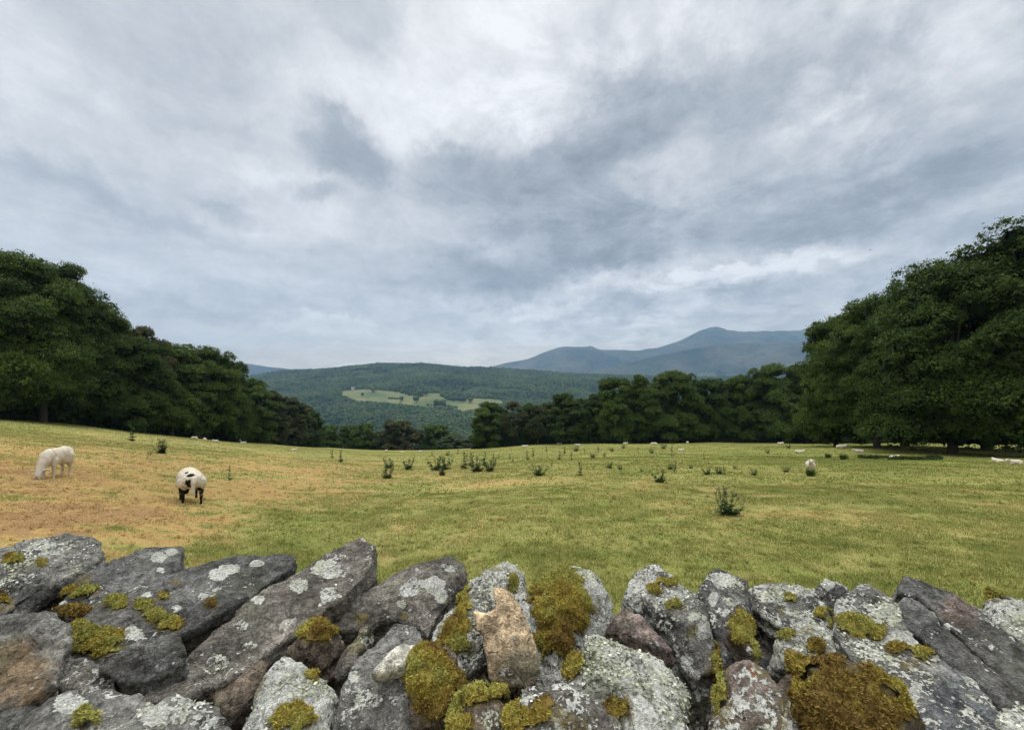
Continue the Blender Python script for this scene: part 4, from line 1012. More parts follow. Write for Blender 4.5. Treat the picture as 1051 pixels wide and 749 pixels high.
def stone_mesh(S, seed):
    poly = S['poly']; h = S['h']; n = Vector((S.get('nx', 0), S.get('ny', -.25), 1)).normalized()
    nn = np.array(n); px = np.array([p[0] for p in poly], float); py = np.array([p[1] for p in poly], float)
    cx_, cy_ = (px.min() + px.max()) / 2, np.clip((py.min() + py.max()) / 2, 0, 770 if abs(px.mean() - CX) < 620 else 9e3)
    u, v = uv(cx_, cy_); C = np.array((0, 0, EYE)); t0 = h / v; P0 = C + np.array((u, 1, -v)) * t0
    U, Vv = uv(px, py); D = np.stack([U, np.ones(len(U)), -Vv], 1); den = D @ nn
    t = ((P0 - C) @ nn) / np.minimum(den, -.06); t = np.clip(t, t0 * .5, t0 * 1.9); top = C + D * t[:, None]
    thick = S.get('t', .16); dome = S.get('dome', .005); ctr = top.mean(0)
    # refine the outline so that it is a broken edge, not a few straight cuts
    rs = np.random.RandomState(seed); ring = []
    for i in range(len(top)):
        a, b = top[i], top[(i + 1) % len(top)]; k = max(1, int(np.linalg.norm(b - a) / .045))
        for j in range(k):
            q = a + (b - a) * j / k
            if j: q = q + (q - ctr) / (np.linalg.norm(q - ctr) + 1e-6) * rs.normal() * .0035
            ring.append(q)
    ring = np.array(ring); ctr = ring.mean(0)
    down = -(nn * S.get('dn', .6) + np.array((0, -.05, 1)) * (1 - S.get('dn', .6))); down /= np.linalg.norm(down)
    rings = [ring - nn * dome * .9, ctr + (ring - ctr) * .985 - nn * dome * .35, ctr + (ring - ctr) * .84, ctr + (ring - ctr) * .45 + nn * dome * .55]
    low = [ring - nn * dome * .9 + down * thick * .5 + (ctr - ring) * .02, ctr + (ring - ctr) * S.get('taper', .90) - nn * dome + down * thick]
    bm = bmesh.new(); R = [[bm.verts.new(p) for p in r] for r in (low[::-1] + rings)]
    m = len(ring)
    for a, b in zip(R[:-1], R[1:]):
        for i in range(m): bm.faces.new((a[i], a[(i + 1) % m], b[(i + 1) % m], b[i]))
    ct = bm.verts.new(ctr + nn * dome * .7); cb = bm.verts.new(ctr - nn * dome + down * thick)
    for i in range(m):
        bm.faces.new((R[-1][i], R[-1][(i + 1) % m], ct)); bm.faces.new((R[0][(i + 1) % m], R[0][i], cb))
    bmesh.ops.recalc_face_normals(bm, faces=bm.faces)
    me = bpy.data.meshes.new('stone'); bm.to_mesh(me); bm.free()
    me = eval_mesh(me, [('REMESH', dict(mode='VOXEL', voxel_size=S.get('vox', .0050))), ('SMOOTH', dict(factor=.5, iterations=S.get('sm', 1)))])
    v = co_of(me); no = no_of(me)
    # broken facets: shallow flat cuts round the rim and over the top
    rc = np.random.RandomState(seed + 50); ctr3 = (v.max(0) + v.min(0)) / 2
    for k in range(S.get('cuts', 3 if S.get('sm', 2) <= 5 else 11)):
        if k % 3 == 2: dn_ = nn + rc.normal(size=3) * .28
        else:
            th = rc.uniform(0, 2 * PI); dn_ = math.cos(th) * np.array((1, 0, 0)) + math.sin(th) * np.array((0, 1, 0)) + nn * rc.uniform(-.1, 1.1)
        dn_ = dn_ / np.linalg.norm(dn_); pr = (v - ctr3) @ dn_; mx = pr.max(); cut = mx - rc.uniform(.003, .013) * (1 if k % 3 != 2 else .6)
        v = v - np.maximum(pr - cut, 0)[:, None] * dn_ * .96
    set_co(me, v); no = no_of(me)
    # relief: slaty ledges stretched along the bedding, lumps, pits
    e1 = np.cross(nn, (1, 0, .1)); e1 /= np.linalg.norm(e1); e2 = np.cross(nn, e1)
    q = np.stack([v @ e1, v @ e2, v @ nn], 1)
    flat = S.get('sm', 2) <= 5; rough = S.get('rough', 1.0) * (.55 if flat else 1.0)
    lump = fbm(v * 7 + seed, 3, seed) * .008
    bed = fbm(q * np.array([5, 5, 42]) + seed, 3, seed + 3); bed = (np.round(bed * 3) / 3 * .6 + bed * .4) * .009
    fine = fbm(v * 38, 3, seed + 5) * .0032 + fbm(v * 105, 2, seed + 6) * .0018; fine = fine + (.5 - np.abs(fbm(v * 19, 3, seed + 15))) * .005
    fct = S.get('facet', .8 if S.get('sm', 2) <= 5 else .45) * (facets(v * 11 + seed, seed + 60, .0085, .0016) + facets(v * np.array([31, 31, 31]) + seed, seed + 70, .0040, .0008))
    chip = -np.clip(fbm(v * 15 + 3, 3, seed + 8) - .42, 0, 1) * .022
    side = 1 - np.abs(no @ nn)
    fl = fbm(q * np.array([6, 6, 2]) + seed * 2.3, 4, seed + 17) * 2.6; fr_ = fl - np.floor(fl); step = (np.floor(fl) + sstep(.0, .16, fr_)) * .0042 * S.get('steps', 1) * np.clip(no @ nn, 0, 1)
    crk = fbm(q * np.array([3, 11, 6]) + seed * 1.7, 3, seed + 12); crk = -.009 * np.exp(-(crk / .035) ** 2) * S.get('crack', 1)
    v = v + no * ((lump * S.get('lump', .45) + step + fct + bed * (.35 + .9 * side) + fine + chip + crk) * rough)[:, None]
    set_co(me, v)
    return me, v, no_of(me)

def moss_part(o, W, FF, tw, src, v, hue, rs, seed, base):
    hu = np.clip(hue[src] + .65 * fbm(v[src] * 17, 3, seed + 35), 0, 1)[:, None]
    g1, g2, g3 = np.array(MOSS_BROWN), np.array(MOSS_GOLD), np.array(MOSS_GREEN)
    def mc(hv): return np.where(hv < .5, g1 * (1 - hv * 2) + g2 * hv * 2, g2 * (2 - hv * 2) + g3 * (hv * 2 - 1))
    col0 = mc(hu) * .62 * (1 + .4 * fbm(v[src] * 70, 2, seed + 36))[:, None]
    # fuzzy sprigs standing on the cushion
    fn = np.cross(W[FF[:, 1]] - W[FF[:, 0]], W[FF[:, 3]] - W[FF[:, 0]]); ar = np.linalg.norm(fn, axis=1); fn /= ar[:, None] + 1e-12
    wt = ar * np.clip(.25 + tw[FF].mean(1) / .008, 0, 1); k = int(min(40000, wt.sum() * 280000)) + 4; pi = rs.choice(len(FF), k, p=wt / wt.sum())
    fr = rs.uniform(0, 1, (k, 2)); Q = W[FF[pi]]
    P = (Q[:, 0] * (1 - fr[:, :1]) + Q[:, 1] * fr[:, :1]) * (1 - fr[:, 1:]) + (Q[:, 3] * (1 - fr[:, :1]) + Q[:, 2] * fr[:, :1]) * fr[:, 1:]
    nd = fn[pi] * .8 + np.array((0, 0, .35)) + rs.normal(size=(k, 3)) * .6; nd /= np.linalg.norm(nd, axis=1, keepdims=True)
    L = rs.uniform(.002, .0058, k)[:, None]; sd_ = np.cross(nd, rs.normal(size=(k, 3))); sd_ /= np.linalg.norm(sd_, axis=1, keepdims=True)
    bw = rs.uniform(.0007, .0014, k)[:, None]
    V2 = np.stack([P - sd_ * bw - nd * .001, P + sd_ * bw - nd * .001, P + nd * L * .6 + sd_ * bw * .9, P + nd * L + rs.normal(size=(k, 3)) * .0008], 1)
    huf = hu[FF[pi, 0]] + rs.uniform(-.15, .15, (k, 1)); cf = mc(np.clip(huf, 0, 1)) * rs.uniform(.7, 1.5, (k, 1))
    cf = np.repeat(cf[:, None, :], 4, 1)
    VV = np.concatenate([W, V2.reshape(-1, 3)]) - base; FFF = np.concatenate([FF, np.arange(k * 4).reshape(k, 4) + len(W)])
    obj('moss_cushion', fast_mesh('moss_cushion', VV, FFF, dict(col=np.concatenate([col0, cf.reshape(-1, 3)])), False), M['moss'], o)

def build_stone(S, seed):
    me, v, no = stone_mesh(S, seed)
    px, py = projpx(v); C = np.array((0, 0, EYE)); view = C - v; view /= np.linalg.norm(view, axis=1, keepdims=True)
    facing = (no * view).sum(1)
    wob = fbm(v * 22, 3, seed + 20); wob2 = fbm(v * 60, 2, seed + 21)
    lic = np.full(len(v), S.get('lich', .25)) + (.06 if px.mean() < 480 else .12) + .14 * fbm(v * 9, 3, seed + 22)
    lic = lic * np.where(no[:, 2] > .1, 1, .8)
    for sx, sy, r, *rest in S.get('spots', ()):
        rx = r; ry = rest[0] if rest else r * .7; amt = rest[1] if len(rest) > 1 else .9
        dd = np.sqrt(((px - sx) / rx) ** 2 + ((py - sy) / ry) ** 2) + .28 * wob + .1 * wob2
        lic = np.where(facing > -.1, np.maximum(lic, amt * (1 - sstep(.75, 1.15, dd))), lic)
    rock = np.tile(np.array(S['tone']), (len(v), 1)) * (1 + .22 * fbm(v * 5, 3, seed + 24))[:, None]
    if S.get('stain'):
        sx, sy, r, cst = S['stain']; w = (1 - sstep(.6, 1.2, np.sqrt(((px - sx) / r) ** 2 + ((py - sy) / r) ** 2) + .3 * wob))[:, None]
        rock = rock * (1 - w) + np.array(cst) * w
    hal = np.zeros(len(v))
    for sx, sy, rx, ry, t, hu in S.get('moss', ()): hal = np.maximum(hal, (1 - sstep(.85, 1.45, np.sqrt(((px - sx) / rx) ** 2 + ((py - sy) / ry) ** 2) + .4 * wob + .2 * wob2)) * (facing > -.3))
    add_attr(me, 'halo', hal); add_attr(me, 'rock', rock); add_attr(me, 'lichen', np.clip(lic, 0, 1)); add_attr(me, 'freckle', np.full(len(v), S.get('freckle', .8)))
    me.polygons.foreach_set('use_smooth', np.ones(len(me.polygons), bool))
    base = np.array((v[:, 0].mean(), v[:, 1].mean(), v[:, 2].min()))
    set_co(me, v - base); me.materials.append(M['stone'])
    o = obj(S.get('name', 'wall_stone'), me); o.location = tuple(base)
    tag(o, S['label'], 'stone', 'loose stones on top of the dry stone wall')
    F = quads_of(me)
    # moss cushions
    th = np.zeros(len(v)); hue = np.zeros(len(v))
    for sx, sy, rx, ry, t, hu in S.get('moss', ()):
        dd = np.sqrt(((px - sx) / rx) ** 2 + ((py - sy) / ry) ** 2) + .46 * wob + .22 * wob2
        a = t * .68 * np.clip(1 - dd, 0, 1) ** .8 * np.clip(.9 + .7 * fbm(v * 42, 3, seed + 33), .3, 1.35) * (facing > -.25); hue = np.where(a > th, hu, hue); th = np.maximum(th, a)
    if th.max() > .002:
        rs = np.random.RandomState(seed)
        lumpy = 1 + .55 * fbm(v * 34, 3, seed + 31) + .25 * fbm(v * 110, 2, seed + 32)
        w = v + no * (th * np.clip(lumpy, .25, 2) + np.where(th > .0006, .002, -.003))[:, None]
        keep = (th[F] > .0007).all(1); FF = F[keep]
        used = np.unique(FF); remap = -np.ones(len(v), int); remap[used] = np.arange(len(used))
        W0 = w[used]; FF0 = remap[FF]; lab = np.arange(len(W0))
        while True:
            mn = lab[FF0].min(1); new = lab.copy(); np.minimum.at(new, FF0.ravel(), np.repeat(mn, 4)); new = new[new]
            if (new == lab).all(): break
            lab = new
        for comp in np.unique(lab):
            fs = FF0[lab[FF0[:, 0]] == comp]
            if len(fs) < 24: continue
            us_ = np.unique(fs); rm = -np.ones(len(W0), int); rm[us_] = np.arange(len(us_))
            moss_part(o, W0[us_], rm[fs], th[used[us_]], used[us_], v, hue, rs, seed, base)
    # leafy lichen: small curled flakes
    if S.get('flakes'):
        rs = np.random.RandomState(seed + 1)
        q0, q1, q3 = v[F[:, 0]], v[F[:, 1]], v[F[:, 3]]; fn = np.cross(q1 - q0, q3 - q0); ar = np.linalg.norm(fn, axis=1); fn /= ar[:, None] + 1e-12
        for sx, sy, rx, ry, dn in S['flakes']:
            dd = np.sqrt(((px - sx) / rx) ** 2 + ((py - sy) / ry) ** 2) + .35 * wob + .25 * wob2
            dens = dn * (dd < 1) * (facing > -.1) * (th < .002) * np.clip(.6 + 1.1 * fbm(v * 30, 3, seed + 41), 0, 1)
            w = ar * dens[F].mean(1)
            if w.sum() <= 0: continue
            k = int(min(16000, w.sum() * 75000)); pi = rs.choice(len(F), k, p=w / w.sum())
            P = v[F[pi]].mean(1) + rs.normal(size=(k, 3)) * .0015 + fn[pi] * .0012
            V2, F2 = leaf_quads(P, fn[pi] + rs.normal(size=(k, 3)) * .42, .0052, rs, .95)
            tt = rs.uniform(0, 1, (k, 1)); pt = np.clip(.5 + .8 * fbm(P * 16, 2, 7), 0, 1)[:, None]; pd = np.clip(.5 + .9 * fbm(P * 45, 2, 9), 0, 1)[:, None]
            cc = np.array((.28, .285, .24)) * (1 - tt) + np.array((.78, .77, .68)) * tt; cc = cc * (1 - .30 * pt * np.array((.8, .7, 1.3))) * (.6 + .6 * pd)
            obj('lichen', fast_mesh('lichen', V2 - base, F2, dict(col=np.repeat(cc, 4, 0))), M['lichen'], o)
    return o

ST = []
def s(label, tone, h, poly, **kw): ST.append(dict(label=label, tone=tone, h=h, poly=poly, **kw))

# left third
s('grey lichened stone at the far left against the brown grass', GREY, .47, [(-70, 572), (0, 563), (35, 553), (76, 546), (96, 549), (103, 561), (98, 576), (58, 592), (29, 607), (-10, 634), (-80, 640)],
  t=.20, lich=.42, spots=[(50, 562, 30, 9, .62), (20, 575, 22, 8, .55)], flakes=[(55, 572, 42, 20, .45), (20, 590, 25, 18, .4)], moss=[(10, 572, 12, 5, .012, .3), (43, 577, 8, 5, .012, .5), (-5, 618, 18, 9, .012, .1)], dome=.02, sm=8)
s('dark slate with a squared off end and white lichen spots', SLATE, .475, [(52, 622), (75, 598), (104, 578), (152, 560), (186, 557), (189, 583), (164, 594), (137, 606), (99, 631), (72, 634)],
  t=.20, lich=.24, spots=[(162, 572, 7, 6), (176, 566, 6, 4), (165, 585, 4, 3), (62, 616, 6, 4)], flakes=[(150, 562, 26, 4, .5)], moss=[(58, 604, 34, 9, .014, .75), (75, 592, 20, 7, .012, .8), (80, 628, 22, 7, .01, .0)], crack=1.2)
s('long dark slab with golden moss cushions, pointing up to the right', SLATE, .495, [(46, 696), (60, 655), (95, 622), (145, 598), (190, 582), (235, 572), (304, 567), (300, 582), (258, 611), (208, 640), (172, 656), (125, 690)],
  t=.22, lich=.26, freckle=1, spots=[(224, 590, 9, 6), (236, 584, 11, 5), (182, 624, 5, 3.5), (138, 650, 10, 8), (208, 612, 5, 3), (66, 660, 8, 8, .6), (150, 610, 5, 3), (265, 578, 8, 4)],
  moss=[(120, 619, 17, 9, .022, .85), (150, 622, 13, 8, .020, .85), (167, 612, 7, 5, .014, .6), (164, 634, 17, 13, .020, .8), (180, 641, 12, 8, .016, .9), (98, 657, 34, 15, .024, .65), (80, 645, 18, 10, .016, .8), (217, 619, 7, 6, .016, .4), (180, 597, 5, 3, .008, .7)], dn=.5)
s('brown stained grey block cut by the left border', GREY, .47, [(-70, 650), (-10, 634), (53, 622), (74, 639), (59, 668), (48, 706), (28, 718), (-70, 728)], t=.2, lich=.22, stain=(10, 690, 40, (.16, .115, .07)), sm=9, ny=-.4)
s('dark triangular wedge stone lying on the slab with golden moss', SLATE, .475, [(96, 676), (140, 658), (178, 646), (188, 669), (160, 686), (128, 685)], t=.085, cuts=3, lich=.24, ny=-.5, dn=.2, spots=[(170, 668, 12, 5, .52)], sm=3)
s('greenish grey stone wedged under the dark triangular wedge', GREY, .52, [(46, 708), (62, 680), (85, 672), (110, 684), (128, 700), (110, 716), (70, 716)], t=.15, lich=.34, spots=[(70, 695, 18, 14, .48)], ny=-.4)
s('longest slab, speckled with lichen, its blunt end rising above the grass', WARM, .49, [(140, 718), (165, 700), (200, 664), (258, 616), (297, 591), (340, 562), (372, 550), (386, 558), (384, 575), (360, 608), (330, 627), (292, 655), (246, 690), (205, 708), (170, 726)],
  t=.20, lich=.33, freckle=1, ny=-.30, spots=[(335, 585, 16, 11, .66), (307, 602, 11, 8, .66), (338, 610, 13, 9, .66), (265, 615, 8, 5, .8), (247, 640, 10, 6, .5), (345, 570, 14, 7, .5), (222, 682, 14, 10, .56), (375, 553, 7, 3, .8), (360, 590, 12, 9, .5)], flakes=[(336, 588, 14, 9, .5), (338, 610, 12, 8, .5), (307, 602, 10, 6, .4), (222, 682, 12, 9, .4)])
s('pale oval stone chip lying against the longest slab', PALE, .50, [(283, 650), (287, 641), (296, 635), (307, 633), (306, 641), (296, 654), (287, 658)], t=.04, cuts=0, lich=.3, ny=-.5, sm=3)
s('small dark stone in the gap below the longest slab', BROWN, .545, [(207, 707), (232, 688), (270, 675), (268, 694), (254, 718), (230, 748), (221, 722)], t=.16, lich=.22, ny=-.5, moss=[(225, 700, 12, 6, .006, .3)])
s('broad grey boulder at the bottom left corner with white lichen sheets', GREY, .47, [(-20, 800), (6, 748), (38, 723), (67, 706), (111, 704), (164, 713), (208, 707), (226, 730), (230, 800)],
  t=.2, lich=.3, freckle=1, dome=.03, sm=9, spots=[(72, 722, 20, 11, .85), (163, 733, 30, 14, .72), (195, 716, 22, 9, .68), (115, 712, 14, 5, .5), (210, 740, 16, 12, .6)], flakes=[(165, 733, 30, 14, .6), (197, 716, 20, 9, .55)], moss=[(89, 738, 16, 10, .024, .55)])
s('small shadowed stone in the corner below the brown stained block', SLATE, .52, [(-60, 730), (0, 722), (40, 716), (22, 740), (0, 762), (-60, 775)], t=.16, lich=.22)
s('steep stone crusted in white lichen, left of the slab with a pale slate', WARM, .50, [(232, 768), (248, 728), (276, 674), (291, 664), (318, 685), (344, 700), (338, 735), (330, 800), (225, 800)],
  t=.2, lich=.52, ny=-.5, spots=[(305, 710, 26, 16, .72), (325, 712, 18, 20, .7), (290, 672, 9, 7, .7), (275, 735, 22, 18, .6)], flakes=[(305, 710, 30, 18, .8), (325, 720, 16, 22, .8), (268, 738, 18, 22, .55), (290, 670, 8, 7, .8)], moss=[(295, 738, 26, 17, .018, .55), (262, 690, 10, 28, .012, .85), (320, 693, 8, 8, .012, .4)], dome=.03)
s('rounded dark stone capped with brown moss, in the fork between two long slabs', BROWN, .475, [(291, 662), (307, 638), (329, 630), (349, 646), (353, 664), (338, 680), (312, 680), (294, 670)], t=.15, lich=.2, dome=.045, sm=14, ny=-.45, moss=[(325, 646, 22, 15, .014, .40), (318, 640, 12, 8, .012, .6)])
s('thin olive sliver standing right of the brown moss capped stone', WARM, .49, [(343, 690), (358, 662), (375, 642), (382, 647), (376, 662), (356, 688), (347, 696)], t=.10, cuts=3, lich=.3, ny=-.6, stain=(368, 655, 16, (.26, .23, .13)))
s('big grey slab that carries a pale flat slate, left of centre', GREY, .50, [(325, 800), (346, 706), (364, 677), (390, 653), (406, 637), (425, 641), (434, 654), (426, 690), (419, 704), (426, 735), (436, 800)],
  t=.22, lich=.27, freckle=1, ny=-.4, spots=[(384, 718, 9, 9, .62), (363, 695, 5, 6, .75), (372, 725, 7, 7, .55), (415, 647, 12, 5, .5)])
s('pale flat diamond shaped slate lying on the big grey slab', PALE, .45, [(379, 689), (399, 667), (411, 659), (434, 661), (437, 666), (417, 681), (392, 690)], t=.026, cuts=0, rough=.5, lich=.18, ny=-.35, sm=2, dn=.9, dome=.004, lump=.3, freckle=.3, vox=.004)
s('big smooth ridge backed stone with round white lichen spots at its end', WARM, .50, [(333, 628), (350, 616), (375, 603), (411, 585), (445, 572), (466, 567), (478, 575), (479, 587), (470, 604), (456, 625), (440, 648), (424, 641), (405, 636), (378, 642), (350, 646)],
  t=.2, lich=.28, freckle=1, spots=[(445, 600, 11, 8, 1), (454, 612, 5.5, 6, 1), (423, 602, 16, 10, .62), (460, 583, 10, 5, .5), (412, 620, 5, 4, .8), (390, 612, 10, 4, .45)], moss=[(371, 634, 8, 5, .012, .5), (414, 632, 4, 4, .010, .3)], dome=.03, sm=5)
# middle
s('mossy stone crusted with grey lichen, standing behind the tan sandstone slab', GREY, .505, [(444, 650), (460, 626), (479, 603), (486, 586), (502, 577), (526, 572), (538, 586), (541, 610), (535, 625), (512, 652), (499, 675), (476, 694), (456, 692), (446, 668)],
  t=.22, lich=.5, dome=.035, sm=10, spots=[(520, 590, 22, 20, .62), (475, 622, 14, 14, .55)], flakes=[(508, 592, 28, 22, .7), (468, 630, 15, 15, .6), (488, 650, 8, 14, .7)], moss=[(502, 580, 14, 6, .014, .9), (476, 615, 11, 18, .014, .85), (470, 655, 18, 22, .022, .5), (527, 598, 6, 10, .008, .8)])
s('stone wholly buried in brown gold moss, left of the tan sandstone foot', BROWN, .475, [(410, 694), (428, 662), (453, 658), (468, 672), (477, 684), (468, 702), (459, 738), (426, 744), (414, 720)], t=.16, dome=.05, sm=14, ny=-.5, lich=.2, moss=[(446, 695, 27, 36, .022, .30), (434, 686, 16, 18, .02, .5), (450, 715, 18, 22, .02, .12)])
s('tan sandstone slab with a notched top, propped upright in the middle of the wall', TAN, .47, [(507, 599), (523, 605), (532, 618), (541, 638), (550, 662), (554, 688), (552, 700), (540, 708), (526, 706), (502, 698), (496, 667), (494, 648), (488, 646), (485, 625), (502, 628), (509, 621), (505, 607)],
  t=.05, cuts=0, lich=.14, rough=.5, facet=.15, steps=.3, ny=-1.35, nx=-.12, dn=1.0, taper=.97, dome=.006, sm=3, lump=.5, freckle=.5, crack=.6, stain=(538, 690, 24, (.23, .19, .13)), spots=[(510, 660, 5, 8, .45), (520, 690, 9, 6, .5), (528, 655, 5, 3, .5)], vox=.0045)
s('domed stone with a golden moss face, right of the tan sandstone', GREY, .50, [(538, 620), (546, 600), (564, 586), (587, 574), (602, 572), (617, 583), (630, 606), (631, 622), (616, 642), (590, 664), (576, 692), (560, 684), (548, 656), (538, 632)],
  t=.24, lich=.55, dome=.045, sm=12, spots=[(610, 598, 18, 26, .70)], flakes=[(608, 600, 22, 30, .8), (590, 577, 22, 6, .6), (606, 634, 14, 14, .7)], moss=[(574, 616, 30, 30, .020, .62), (586, 594, 17, 11, .022, .95), (556, 604, 16, 9, .016, .8), (572, 652, 20, 30, .020, .40), (590, 634, 14, 12, .018, .5)])
s('low mossy stone at the foot of the tan sandstone, on its left', BROWN, .47, [(455, 770), (463, 722), (473, 704), (488, 697), (503, 700), (524, 706), (524, 724), (517, 800), (455, 800)], t=.16, dome=.04, sm=12, lich=.3, moss=[(480, 712, 22, 14, .018, .45), (510, 712, 12, 8, .018, .85), (470, 742, 16, 16, .018, .6)], flakes=[(500, 735, 20, 16, .5)], spots=[(505, 738, 16, 12, .5)])
s('low stone with a brown moss hollow fringed by white lichen', WARM, .455, [(512, 775), (522, 720), (546, 706), (576, 699), (600, 711), (628, 728), (648, 750), (664, 800), (512, 800)], t=.2, dome=.03, sm=9, lich=.34, freckle=1, spots=[(532, 722, 10, 9, .8), (578, 735, 16, 14, .5)], flakes=[(534, 722, 12, 12, .8), (590, 728, 12, 12, .6), (548, 742, 10, 8, .6)], moss=[(557, 735, 26, 16, .018, .30), (533, 742, 14, 14, .016, .5), (585, 742, 18, 10, .014, .2)])
s('big boulder wholly covered in grey white leafy lichen, right of centre', PALE, .475, [(576, 692), (580, 677), (586, 659), (600, 647), (622, 645), (644, 656), (668, 664), (680, 671), (698, 695), (712, 715), (716, 760), (712, 800), (655, 800), (641, 746), (606, 713), (580, 702)],
  t=.24, lich=.72, dome=.05, sm=14, spots=[(635, 680, 60, 36, .62), (676, 690, 12, 6, .9), (700, 745, 12, 14, .1)], flakes=[(640, 690, 66, 50, 1.0), (610, 665, 30, 22, 1.0), (690, 730, 18, 30, .7)], moss=[(590, 682, 13, 15, .016, .75), (640, 727, 18, 18, .006, .6), (658, 700, 8, 4, .005, .7)])
s('brown purple slate with a rippled face, resting over the leafy lichen boulder', PURP, .462, [(618, 646), (629, 629), (641, 619), (659, 629), (677, 644), (698, 670), (694, 677), (667, 663), (644, 656)], t=.05, cuts=4, lich=.22, ny=-.6, dn=.8, dome=.008, sm=3, rough=1.2, stain=(655, 645, 20, (.21, .165, .14)), spots=[(672, 662, 6, 4, .6)])
s('lichened round headed stone behind the brown purple slate', GREY, .50, [(638, 616), (650, 588), (664, 578), (685, 579), (697, 591), (711, 606), (729, 621), (737, 642), (743, 664), (732, 679), (712, 690), (702, 677), (690, 656), (660, 628)],
  t=.24, lich=.42, dome=.035, sm=10, freckle=1, spots=[(680, 606, 34, 22, .62), (724, 646, 12, 7, .9), (706, 680, 8, 9, .8), (711, 633, 7, 5, .8), (660, 592, 12, 12, .55)], flakes=[(678, 604, 38, 24, .7)], moss=[(683, 597, 13, 6, .014, .95), (672, 605, 9, 9, .012, .95), (692, 622, 10, 6, .012, .9), (709, 648, 6, 8, .008, .3), (735, 685, 14, 22, .012, .3)], stain=(685, 640, 12, (.05, .045, .04)))
s('jagged dark stone with a pointed top, right of the round headed stone', SLATE, .49, [(719, 606), (729, 586), (737, 582), (758, 590), (771, 597), (773, 615), (765, 628), (756, 642), (764, 662), (744, 684), (740, 656), (731, 636)], t=.2, lich=.28, ny=-.5, spots=[(743, 594, 13, 8, .7), (732, 615, 6, 8, .8), (745, 628, 3.5, 4, 1), (760, 612, 8, 4, .5)], flakes=[(744, 593, 12, 7, .6)], sm=4, rough=1.3)
s('narrow mossy edged blade of stone in the gap right of the jagged stone', BROWN, .485, [(748, 648), (757, 620), (770, 632), (776, 654), (783, 678), (774, 684), (763, 662)], t=.10, cuts=3, lich=.26, ny=-.7, moss=[(764, 640, 12, 22, .008, .55), (776, 668, 7, 12, .010, .9)])
s('flat topped ledge stone with white lichen along its upper edge', GREY, .505, [(767, 602), (790, 596), (820, 597), (838, 601), (850, 625), (851, 642), (815, 646), (790, 640), (774, 622)], t=.2, lich=.40, freckle=1, ny=-.35, spots=[(805, 608, 32, 10, .68), (832, 630, 14, 6, .6), (782, 600, 10, 4, .7)], flakes=[(805, 608, 30, 10, .7), (830, 630, 14, 5, .5)], moss=[(812, 613, 10, 7, .012, .85), (843, 628, 10, 9, .012, .4), (801, 626, 4, 4, .008, .6)])
s('lower lichened ledge stone directly above the brown moss boulder', GREY, .50, [(794, 652), (815, 643), (846, 638), (864, 652), (876, 674), (862, 694), (830, 686), (805, 672)], t=.16, lich=.5, spots=[(832, 655, 34, 14, .66)], flakes=[(835, 655, 34, 16, .75)], moss=[(806, 652, 10, 8, .014, .8), (838, 662, 12, 9, .012, .7), (830, 646, 7, 4, .010, .8)], ny=-.4)
s('purplish ribbed stone with a rust red blot, at the bottom right of centre', PURP, .45, [(722, 800), (728, 752), (738, 728), (741, 704), (746, 684), (762, 669), (782, 682), (800, 701), (817, 730), (832, 757), (842, 800)],
  t=.2, lich=.34, freckle=1, dome=.035, sm=8, ny=-.4, spots=[(757, 720, 6, 8, .7), (780, 700, 7, 8, .5), (770, 740, 8, 8, .4), (795, 725, 7, 5, .5)], moss=[(742, 722, 8, 30, .014, .9), (805, 735, 8, 22, .012, .85), (784, 688, 12, 7, .006, .85)], stain=(773, 689, 5, (.33, .11, .06)))
s('big boulder smothered in rusty brown moss, right of the purplish ribbed stone', BROWN, .45, [(797, 692), (816, 665), (838, 670), (868, 681), (884, 694), (914, 704), (937, 721), (953, 750), (958, 800), (845, 800), (824, 746), (804, 712)],
  t=.2, dome=.06, sm=14, lich=.2, moss=[(858, 722, 56, 46, .026, .25), (820, 684, 20, 13, .022, .62), (872, 704, 26, 14, .016, .42), (848, 742, 34, 24, .024, .05), (915, 735, 26, 18, .010, .2)])
# right third
s('small peaked stone with a pinkish lichen cap at the back', SLATE, .51, [(836, 603), (846, 592), (858, 593), (870, 600), (876, 611), (866, 624), (852, 626), (843, 613)], t=.14, lich=.3, dome=.025, sm=4, spots=[(851, 599, 9, 7, .8)], flakes=[(851, 598, 9, 6, .4)], ny=-.5)
s('long lichen covered slab lying left of two dark slabs', GREY, .495, [(862, 606), (886, 597), (908, 608), (924, 622), (933, 641), (953, 662), (993, 695), (1021, 723), (1048, 775), (1040, 800), (965, 800), (941, 731), (901, 697), (872, 676), (856, 645)],
  t=.22, lich=.36, freckle=1, ny=-.3, spots=[(905, 632, 24, 14, .66), (928, 655, 22, 10, .75), (940, 706, 7, 6, 1), (930, 711, 6, 5, .95), (880, 625, 20, 14, .55), (958, 672, 18, 8, .7), (1000, 700, 18, 9, .55), (895, 665, 28, 10, .55)], flakes=[(900, 628, 26, 14, .7), (890, 658, 24, 18, .7), (955, 674, 16, 8, .5)], moss=[(876, 640, 20, 14, .018, .8), (900, 648, 11, 8, .014, .8), (919, 667, 11, 6, .012, .45), (932, 681, 14, 6, .012, .65), (948, 672, 12, 9, .014, .8)], stain=(985, 750, 70, (.12, .125, .125)))
s('smooth narrow dark slab, lower of two dark slabs side by side', SLATE, .50, [(924, 608), (936, 612), (966, 641), (1010, 681), (1051, 718), (1062, 775), (1023, 723), (978, 682), (935, 648), (922, 626)], t=.2, lich=.25, freckle=1, ny=-.4, sm=5, spots=[(970, 640, 6, 4, .5)])
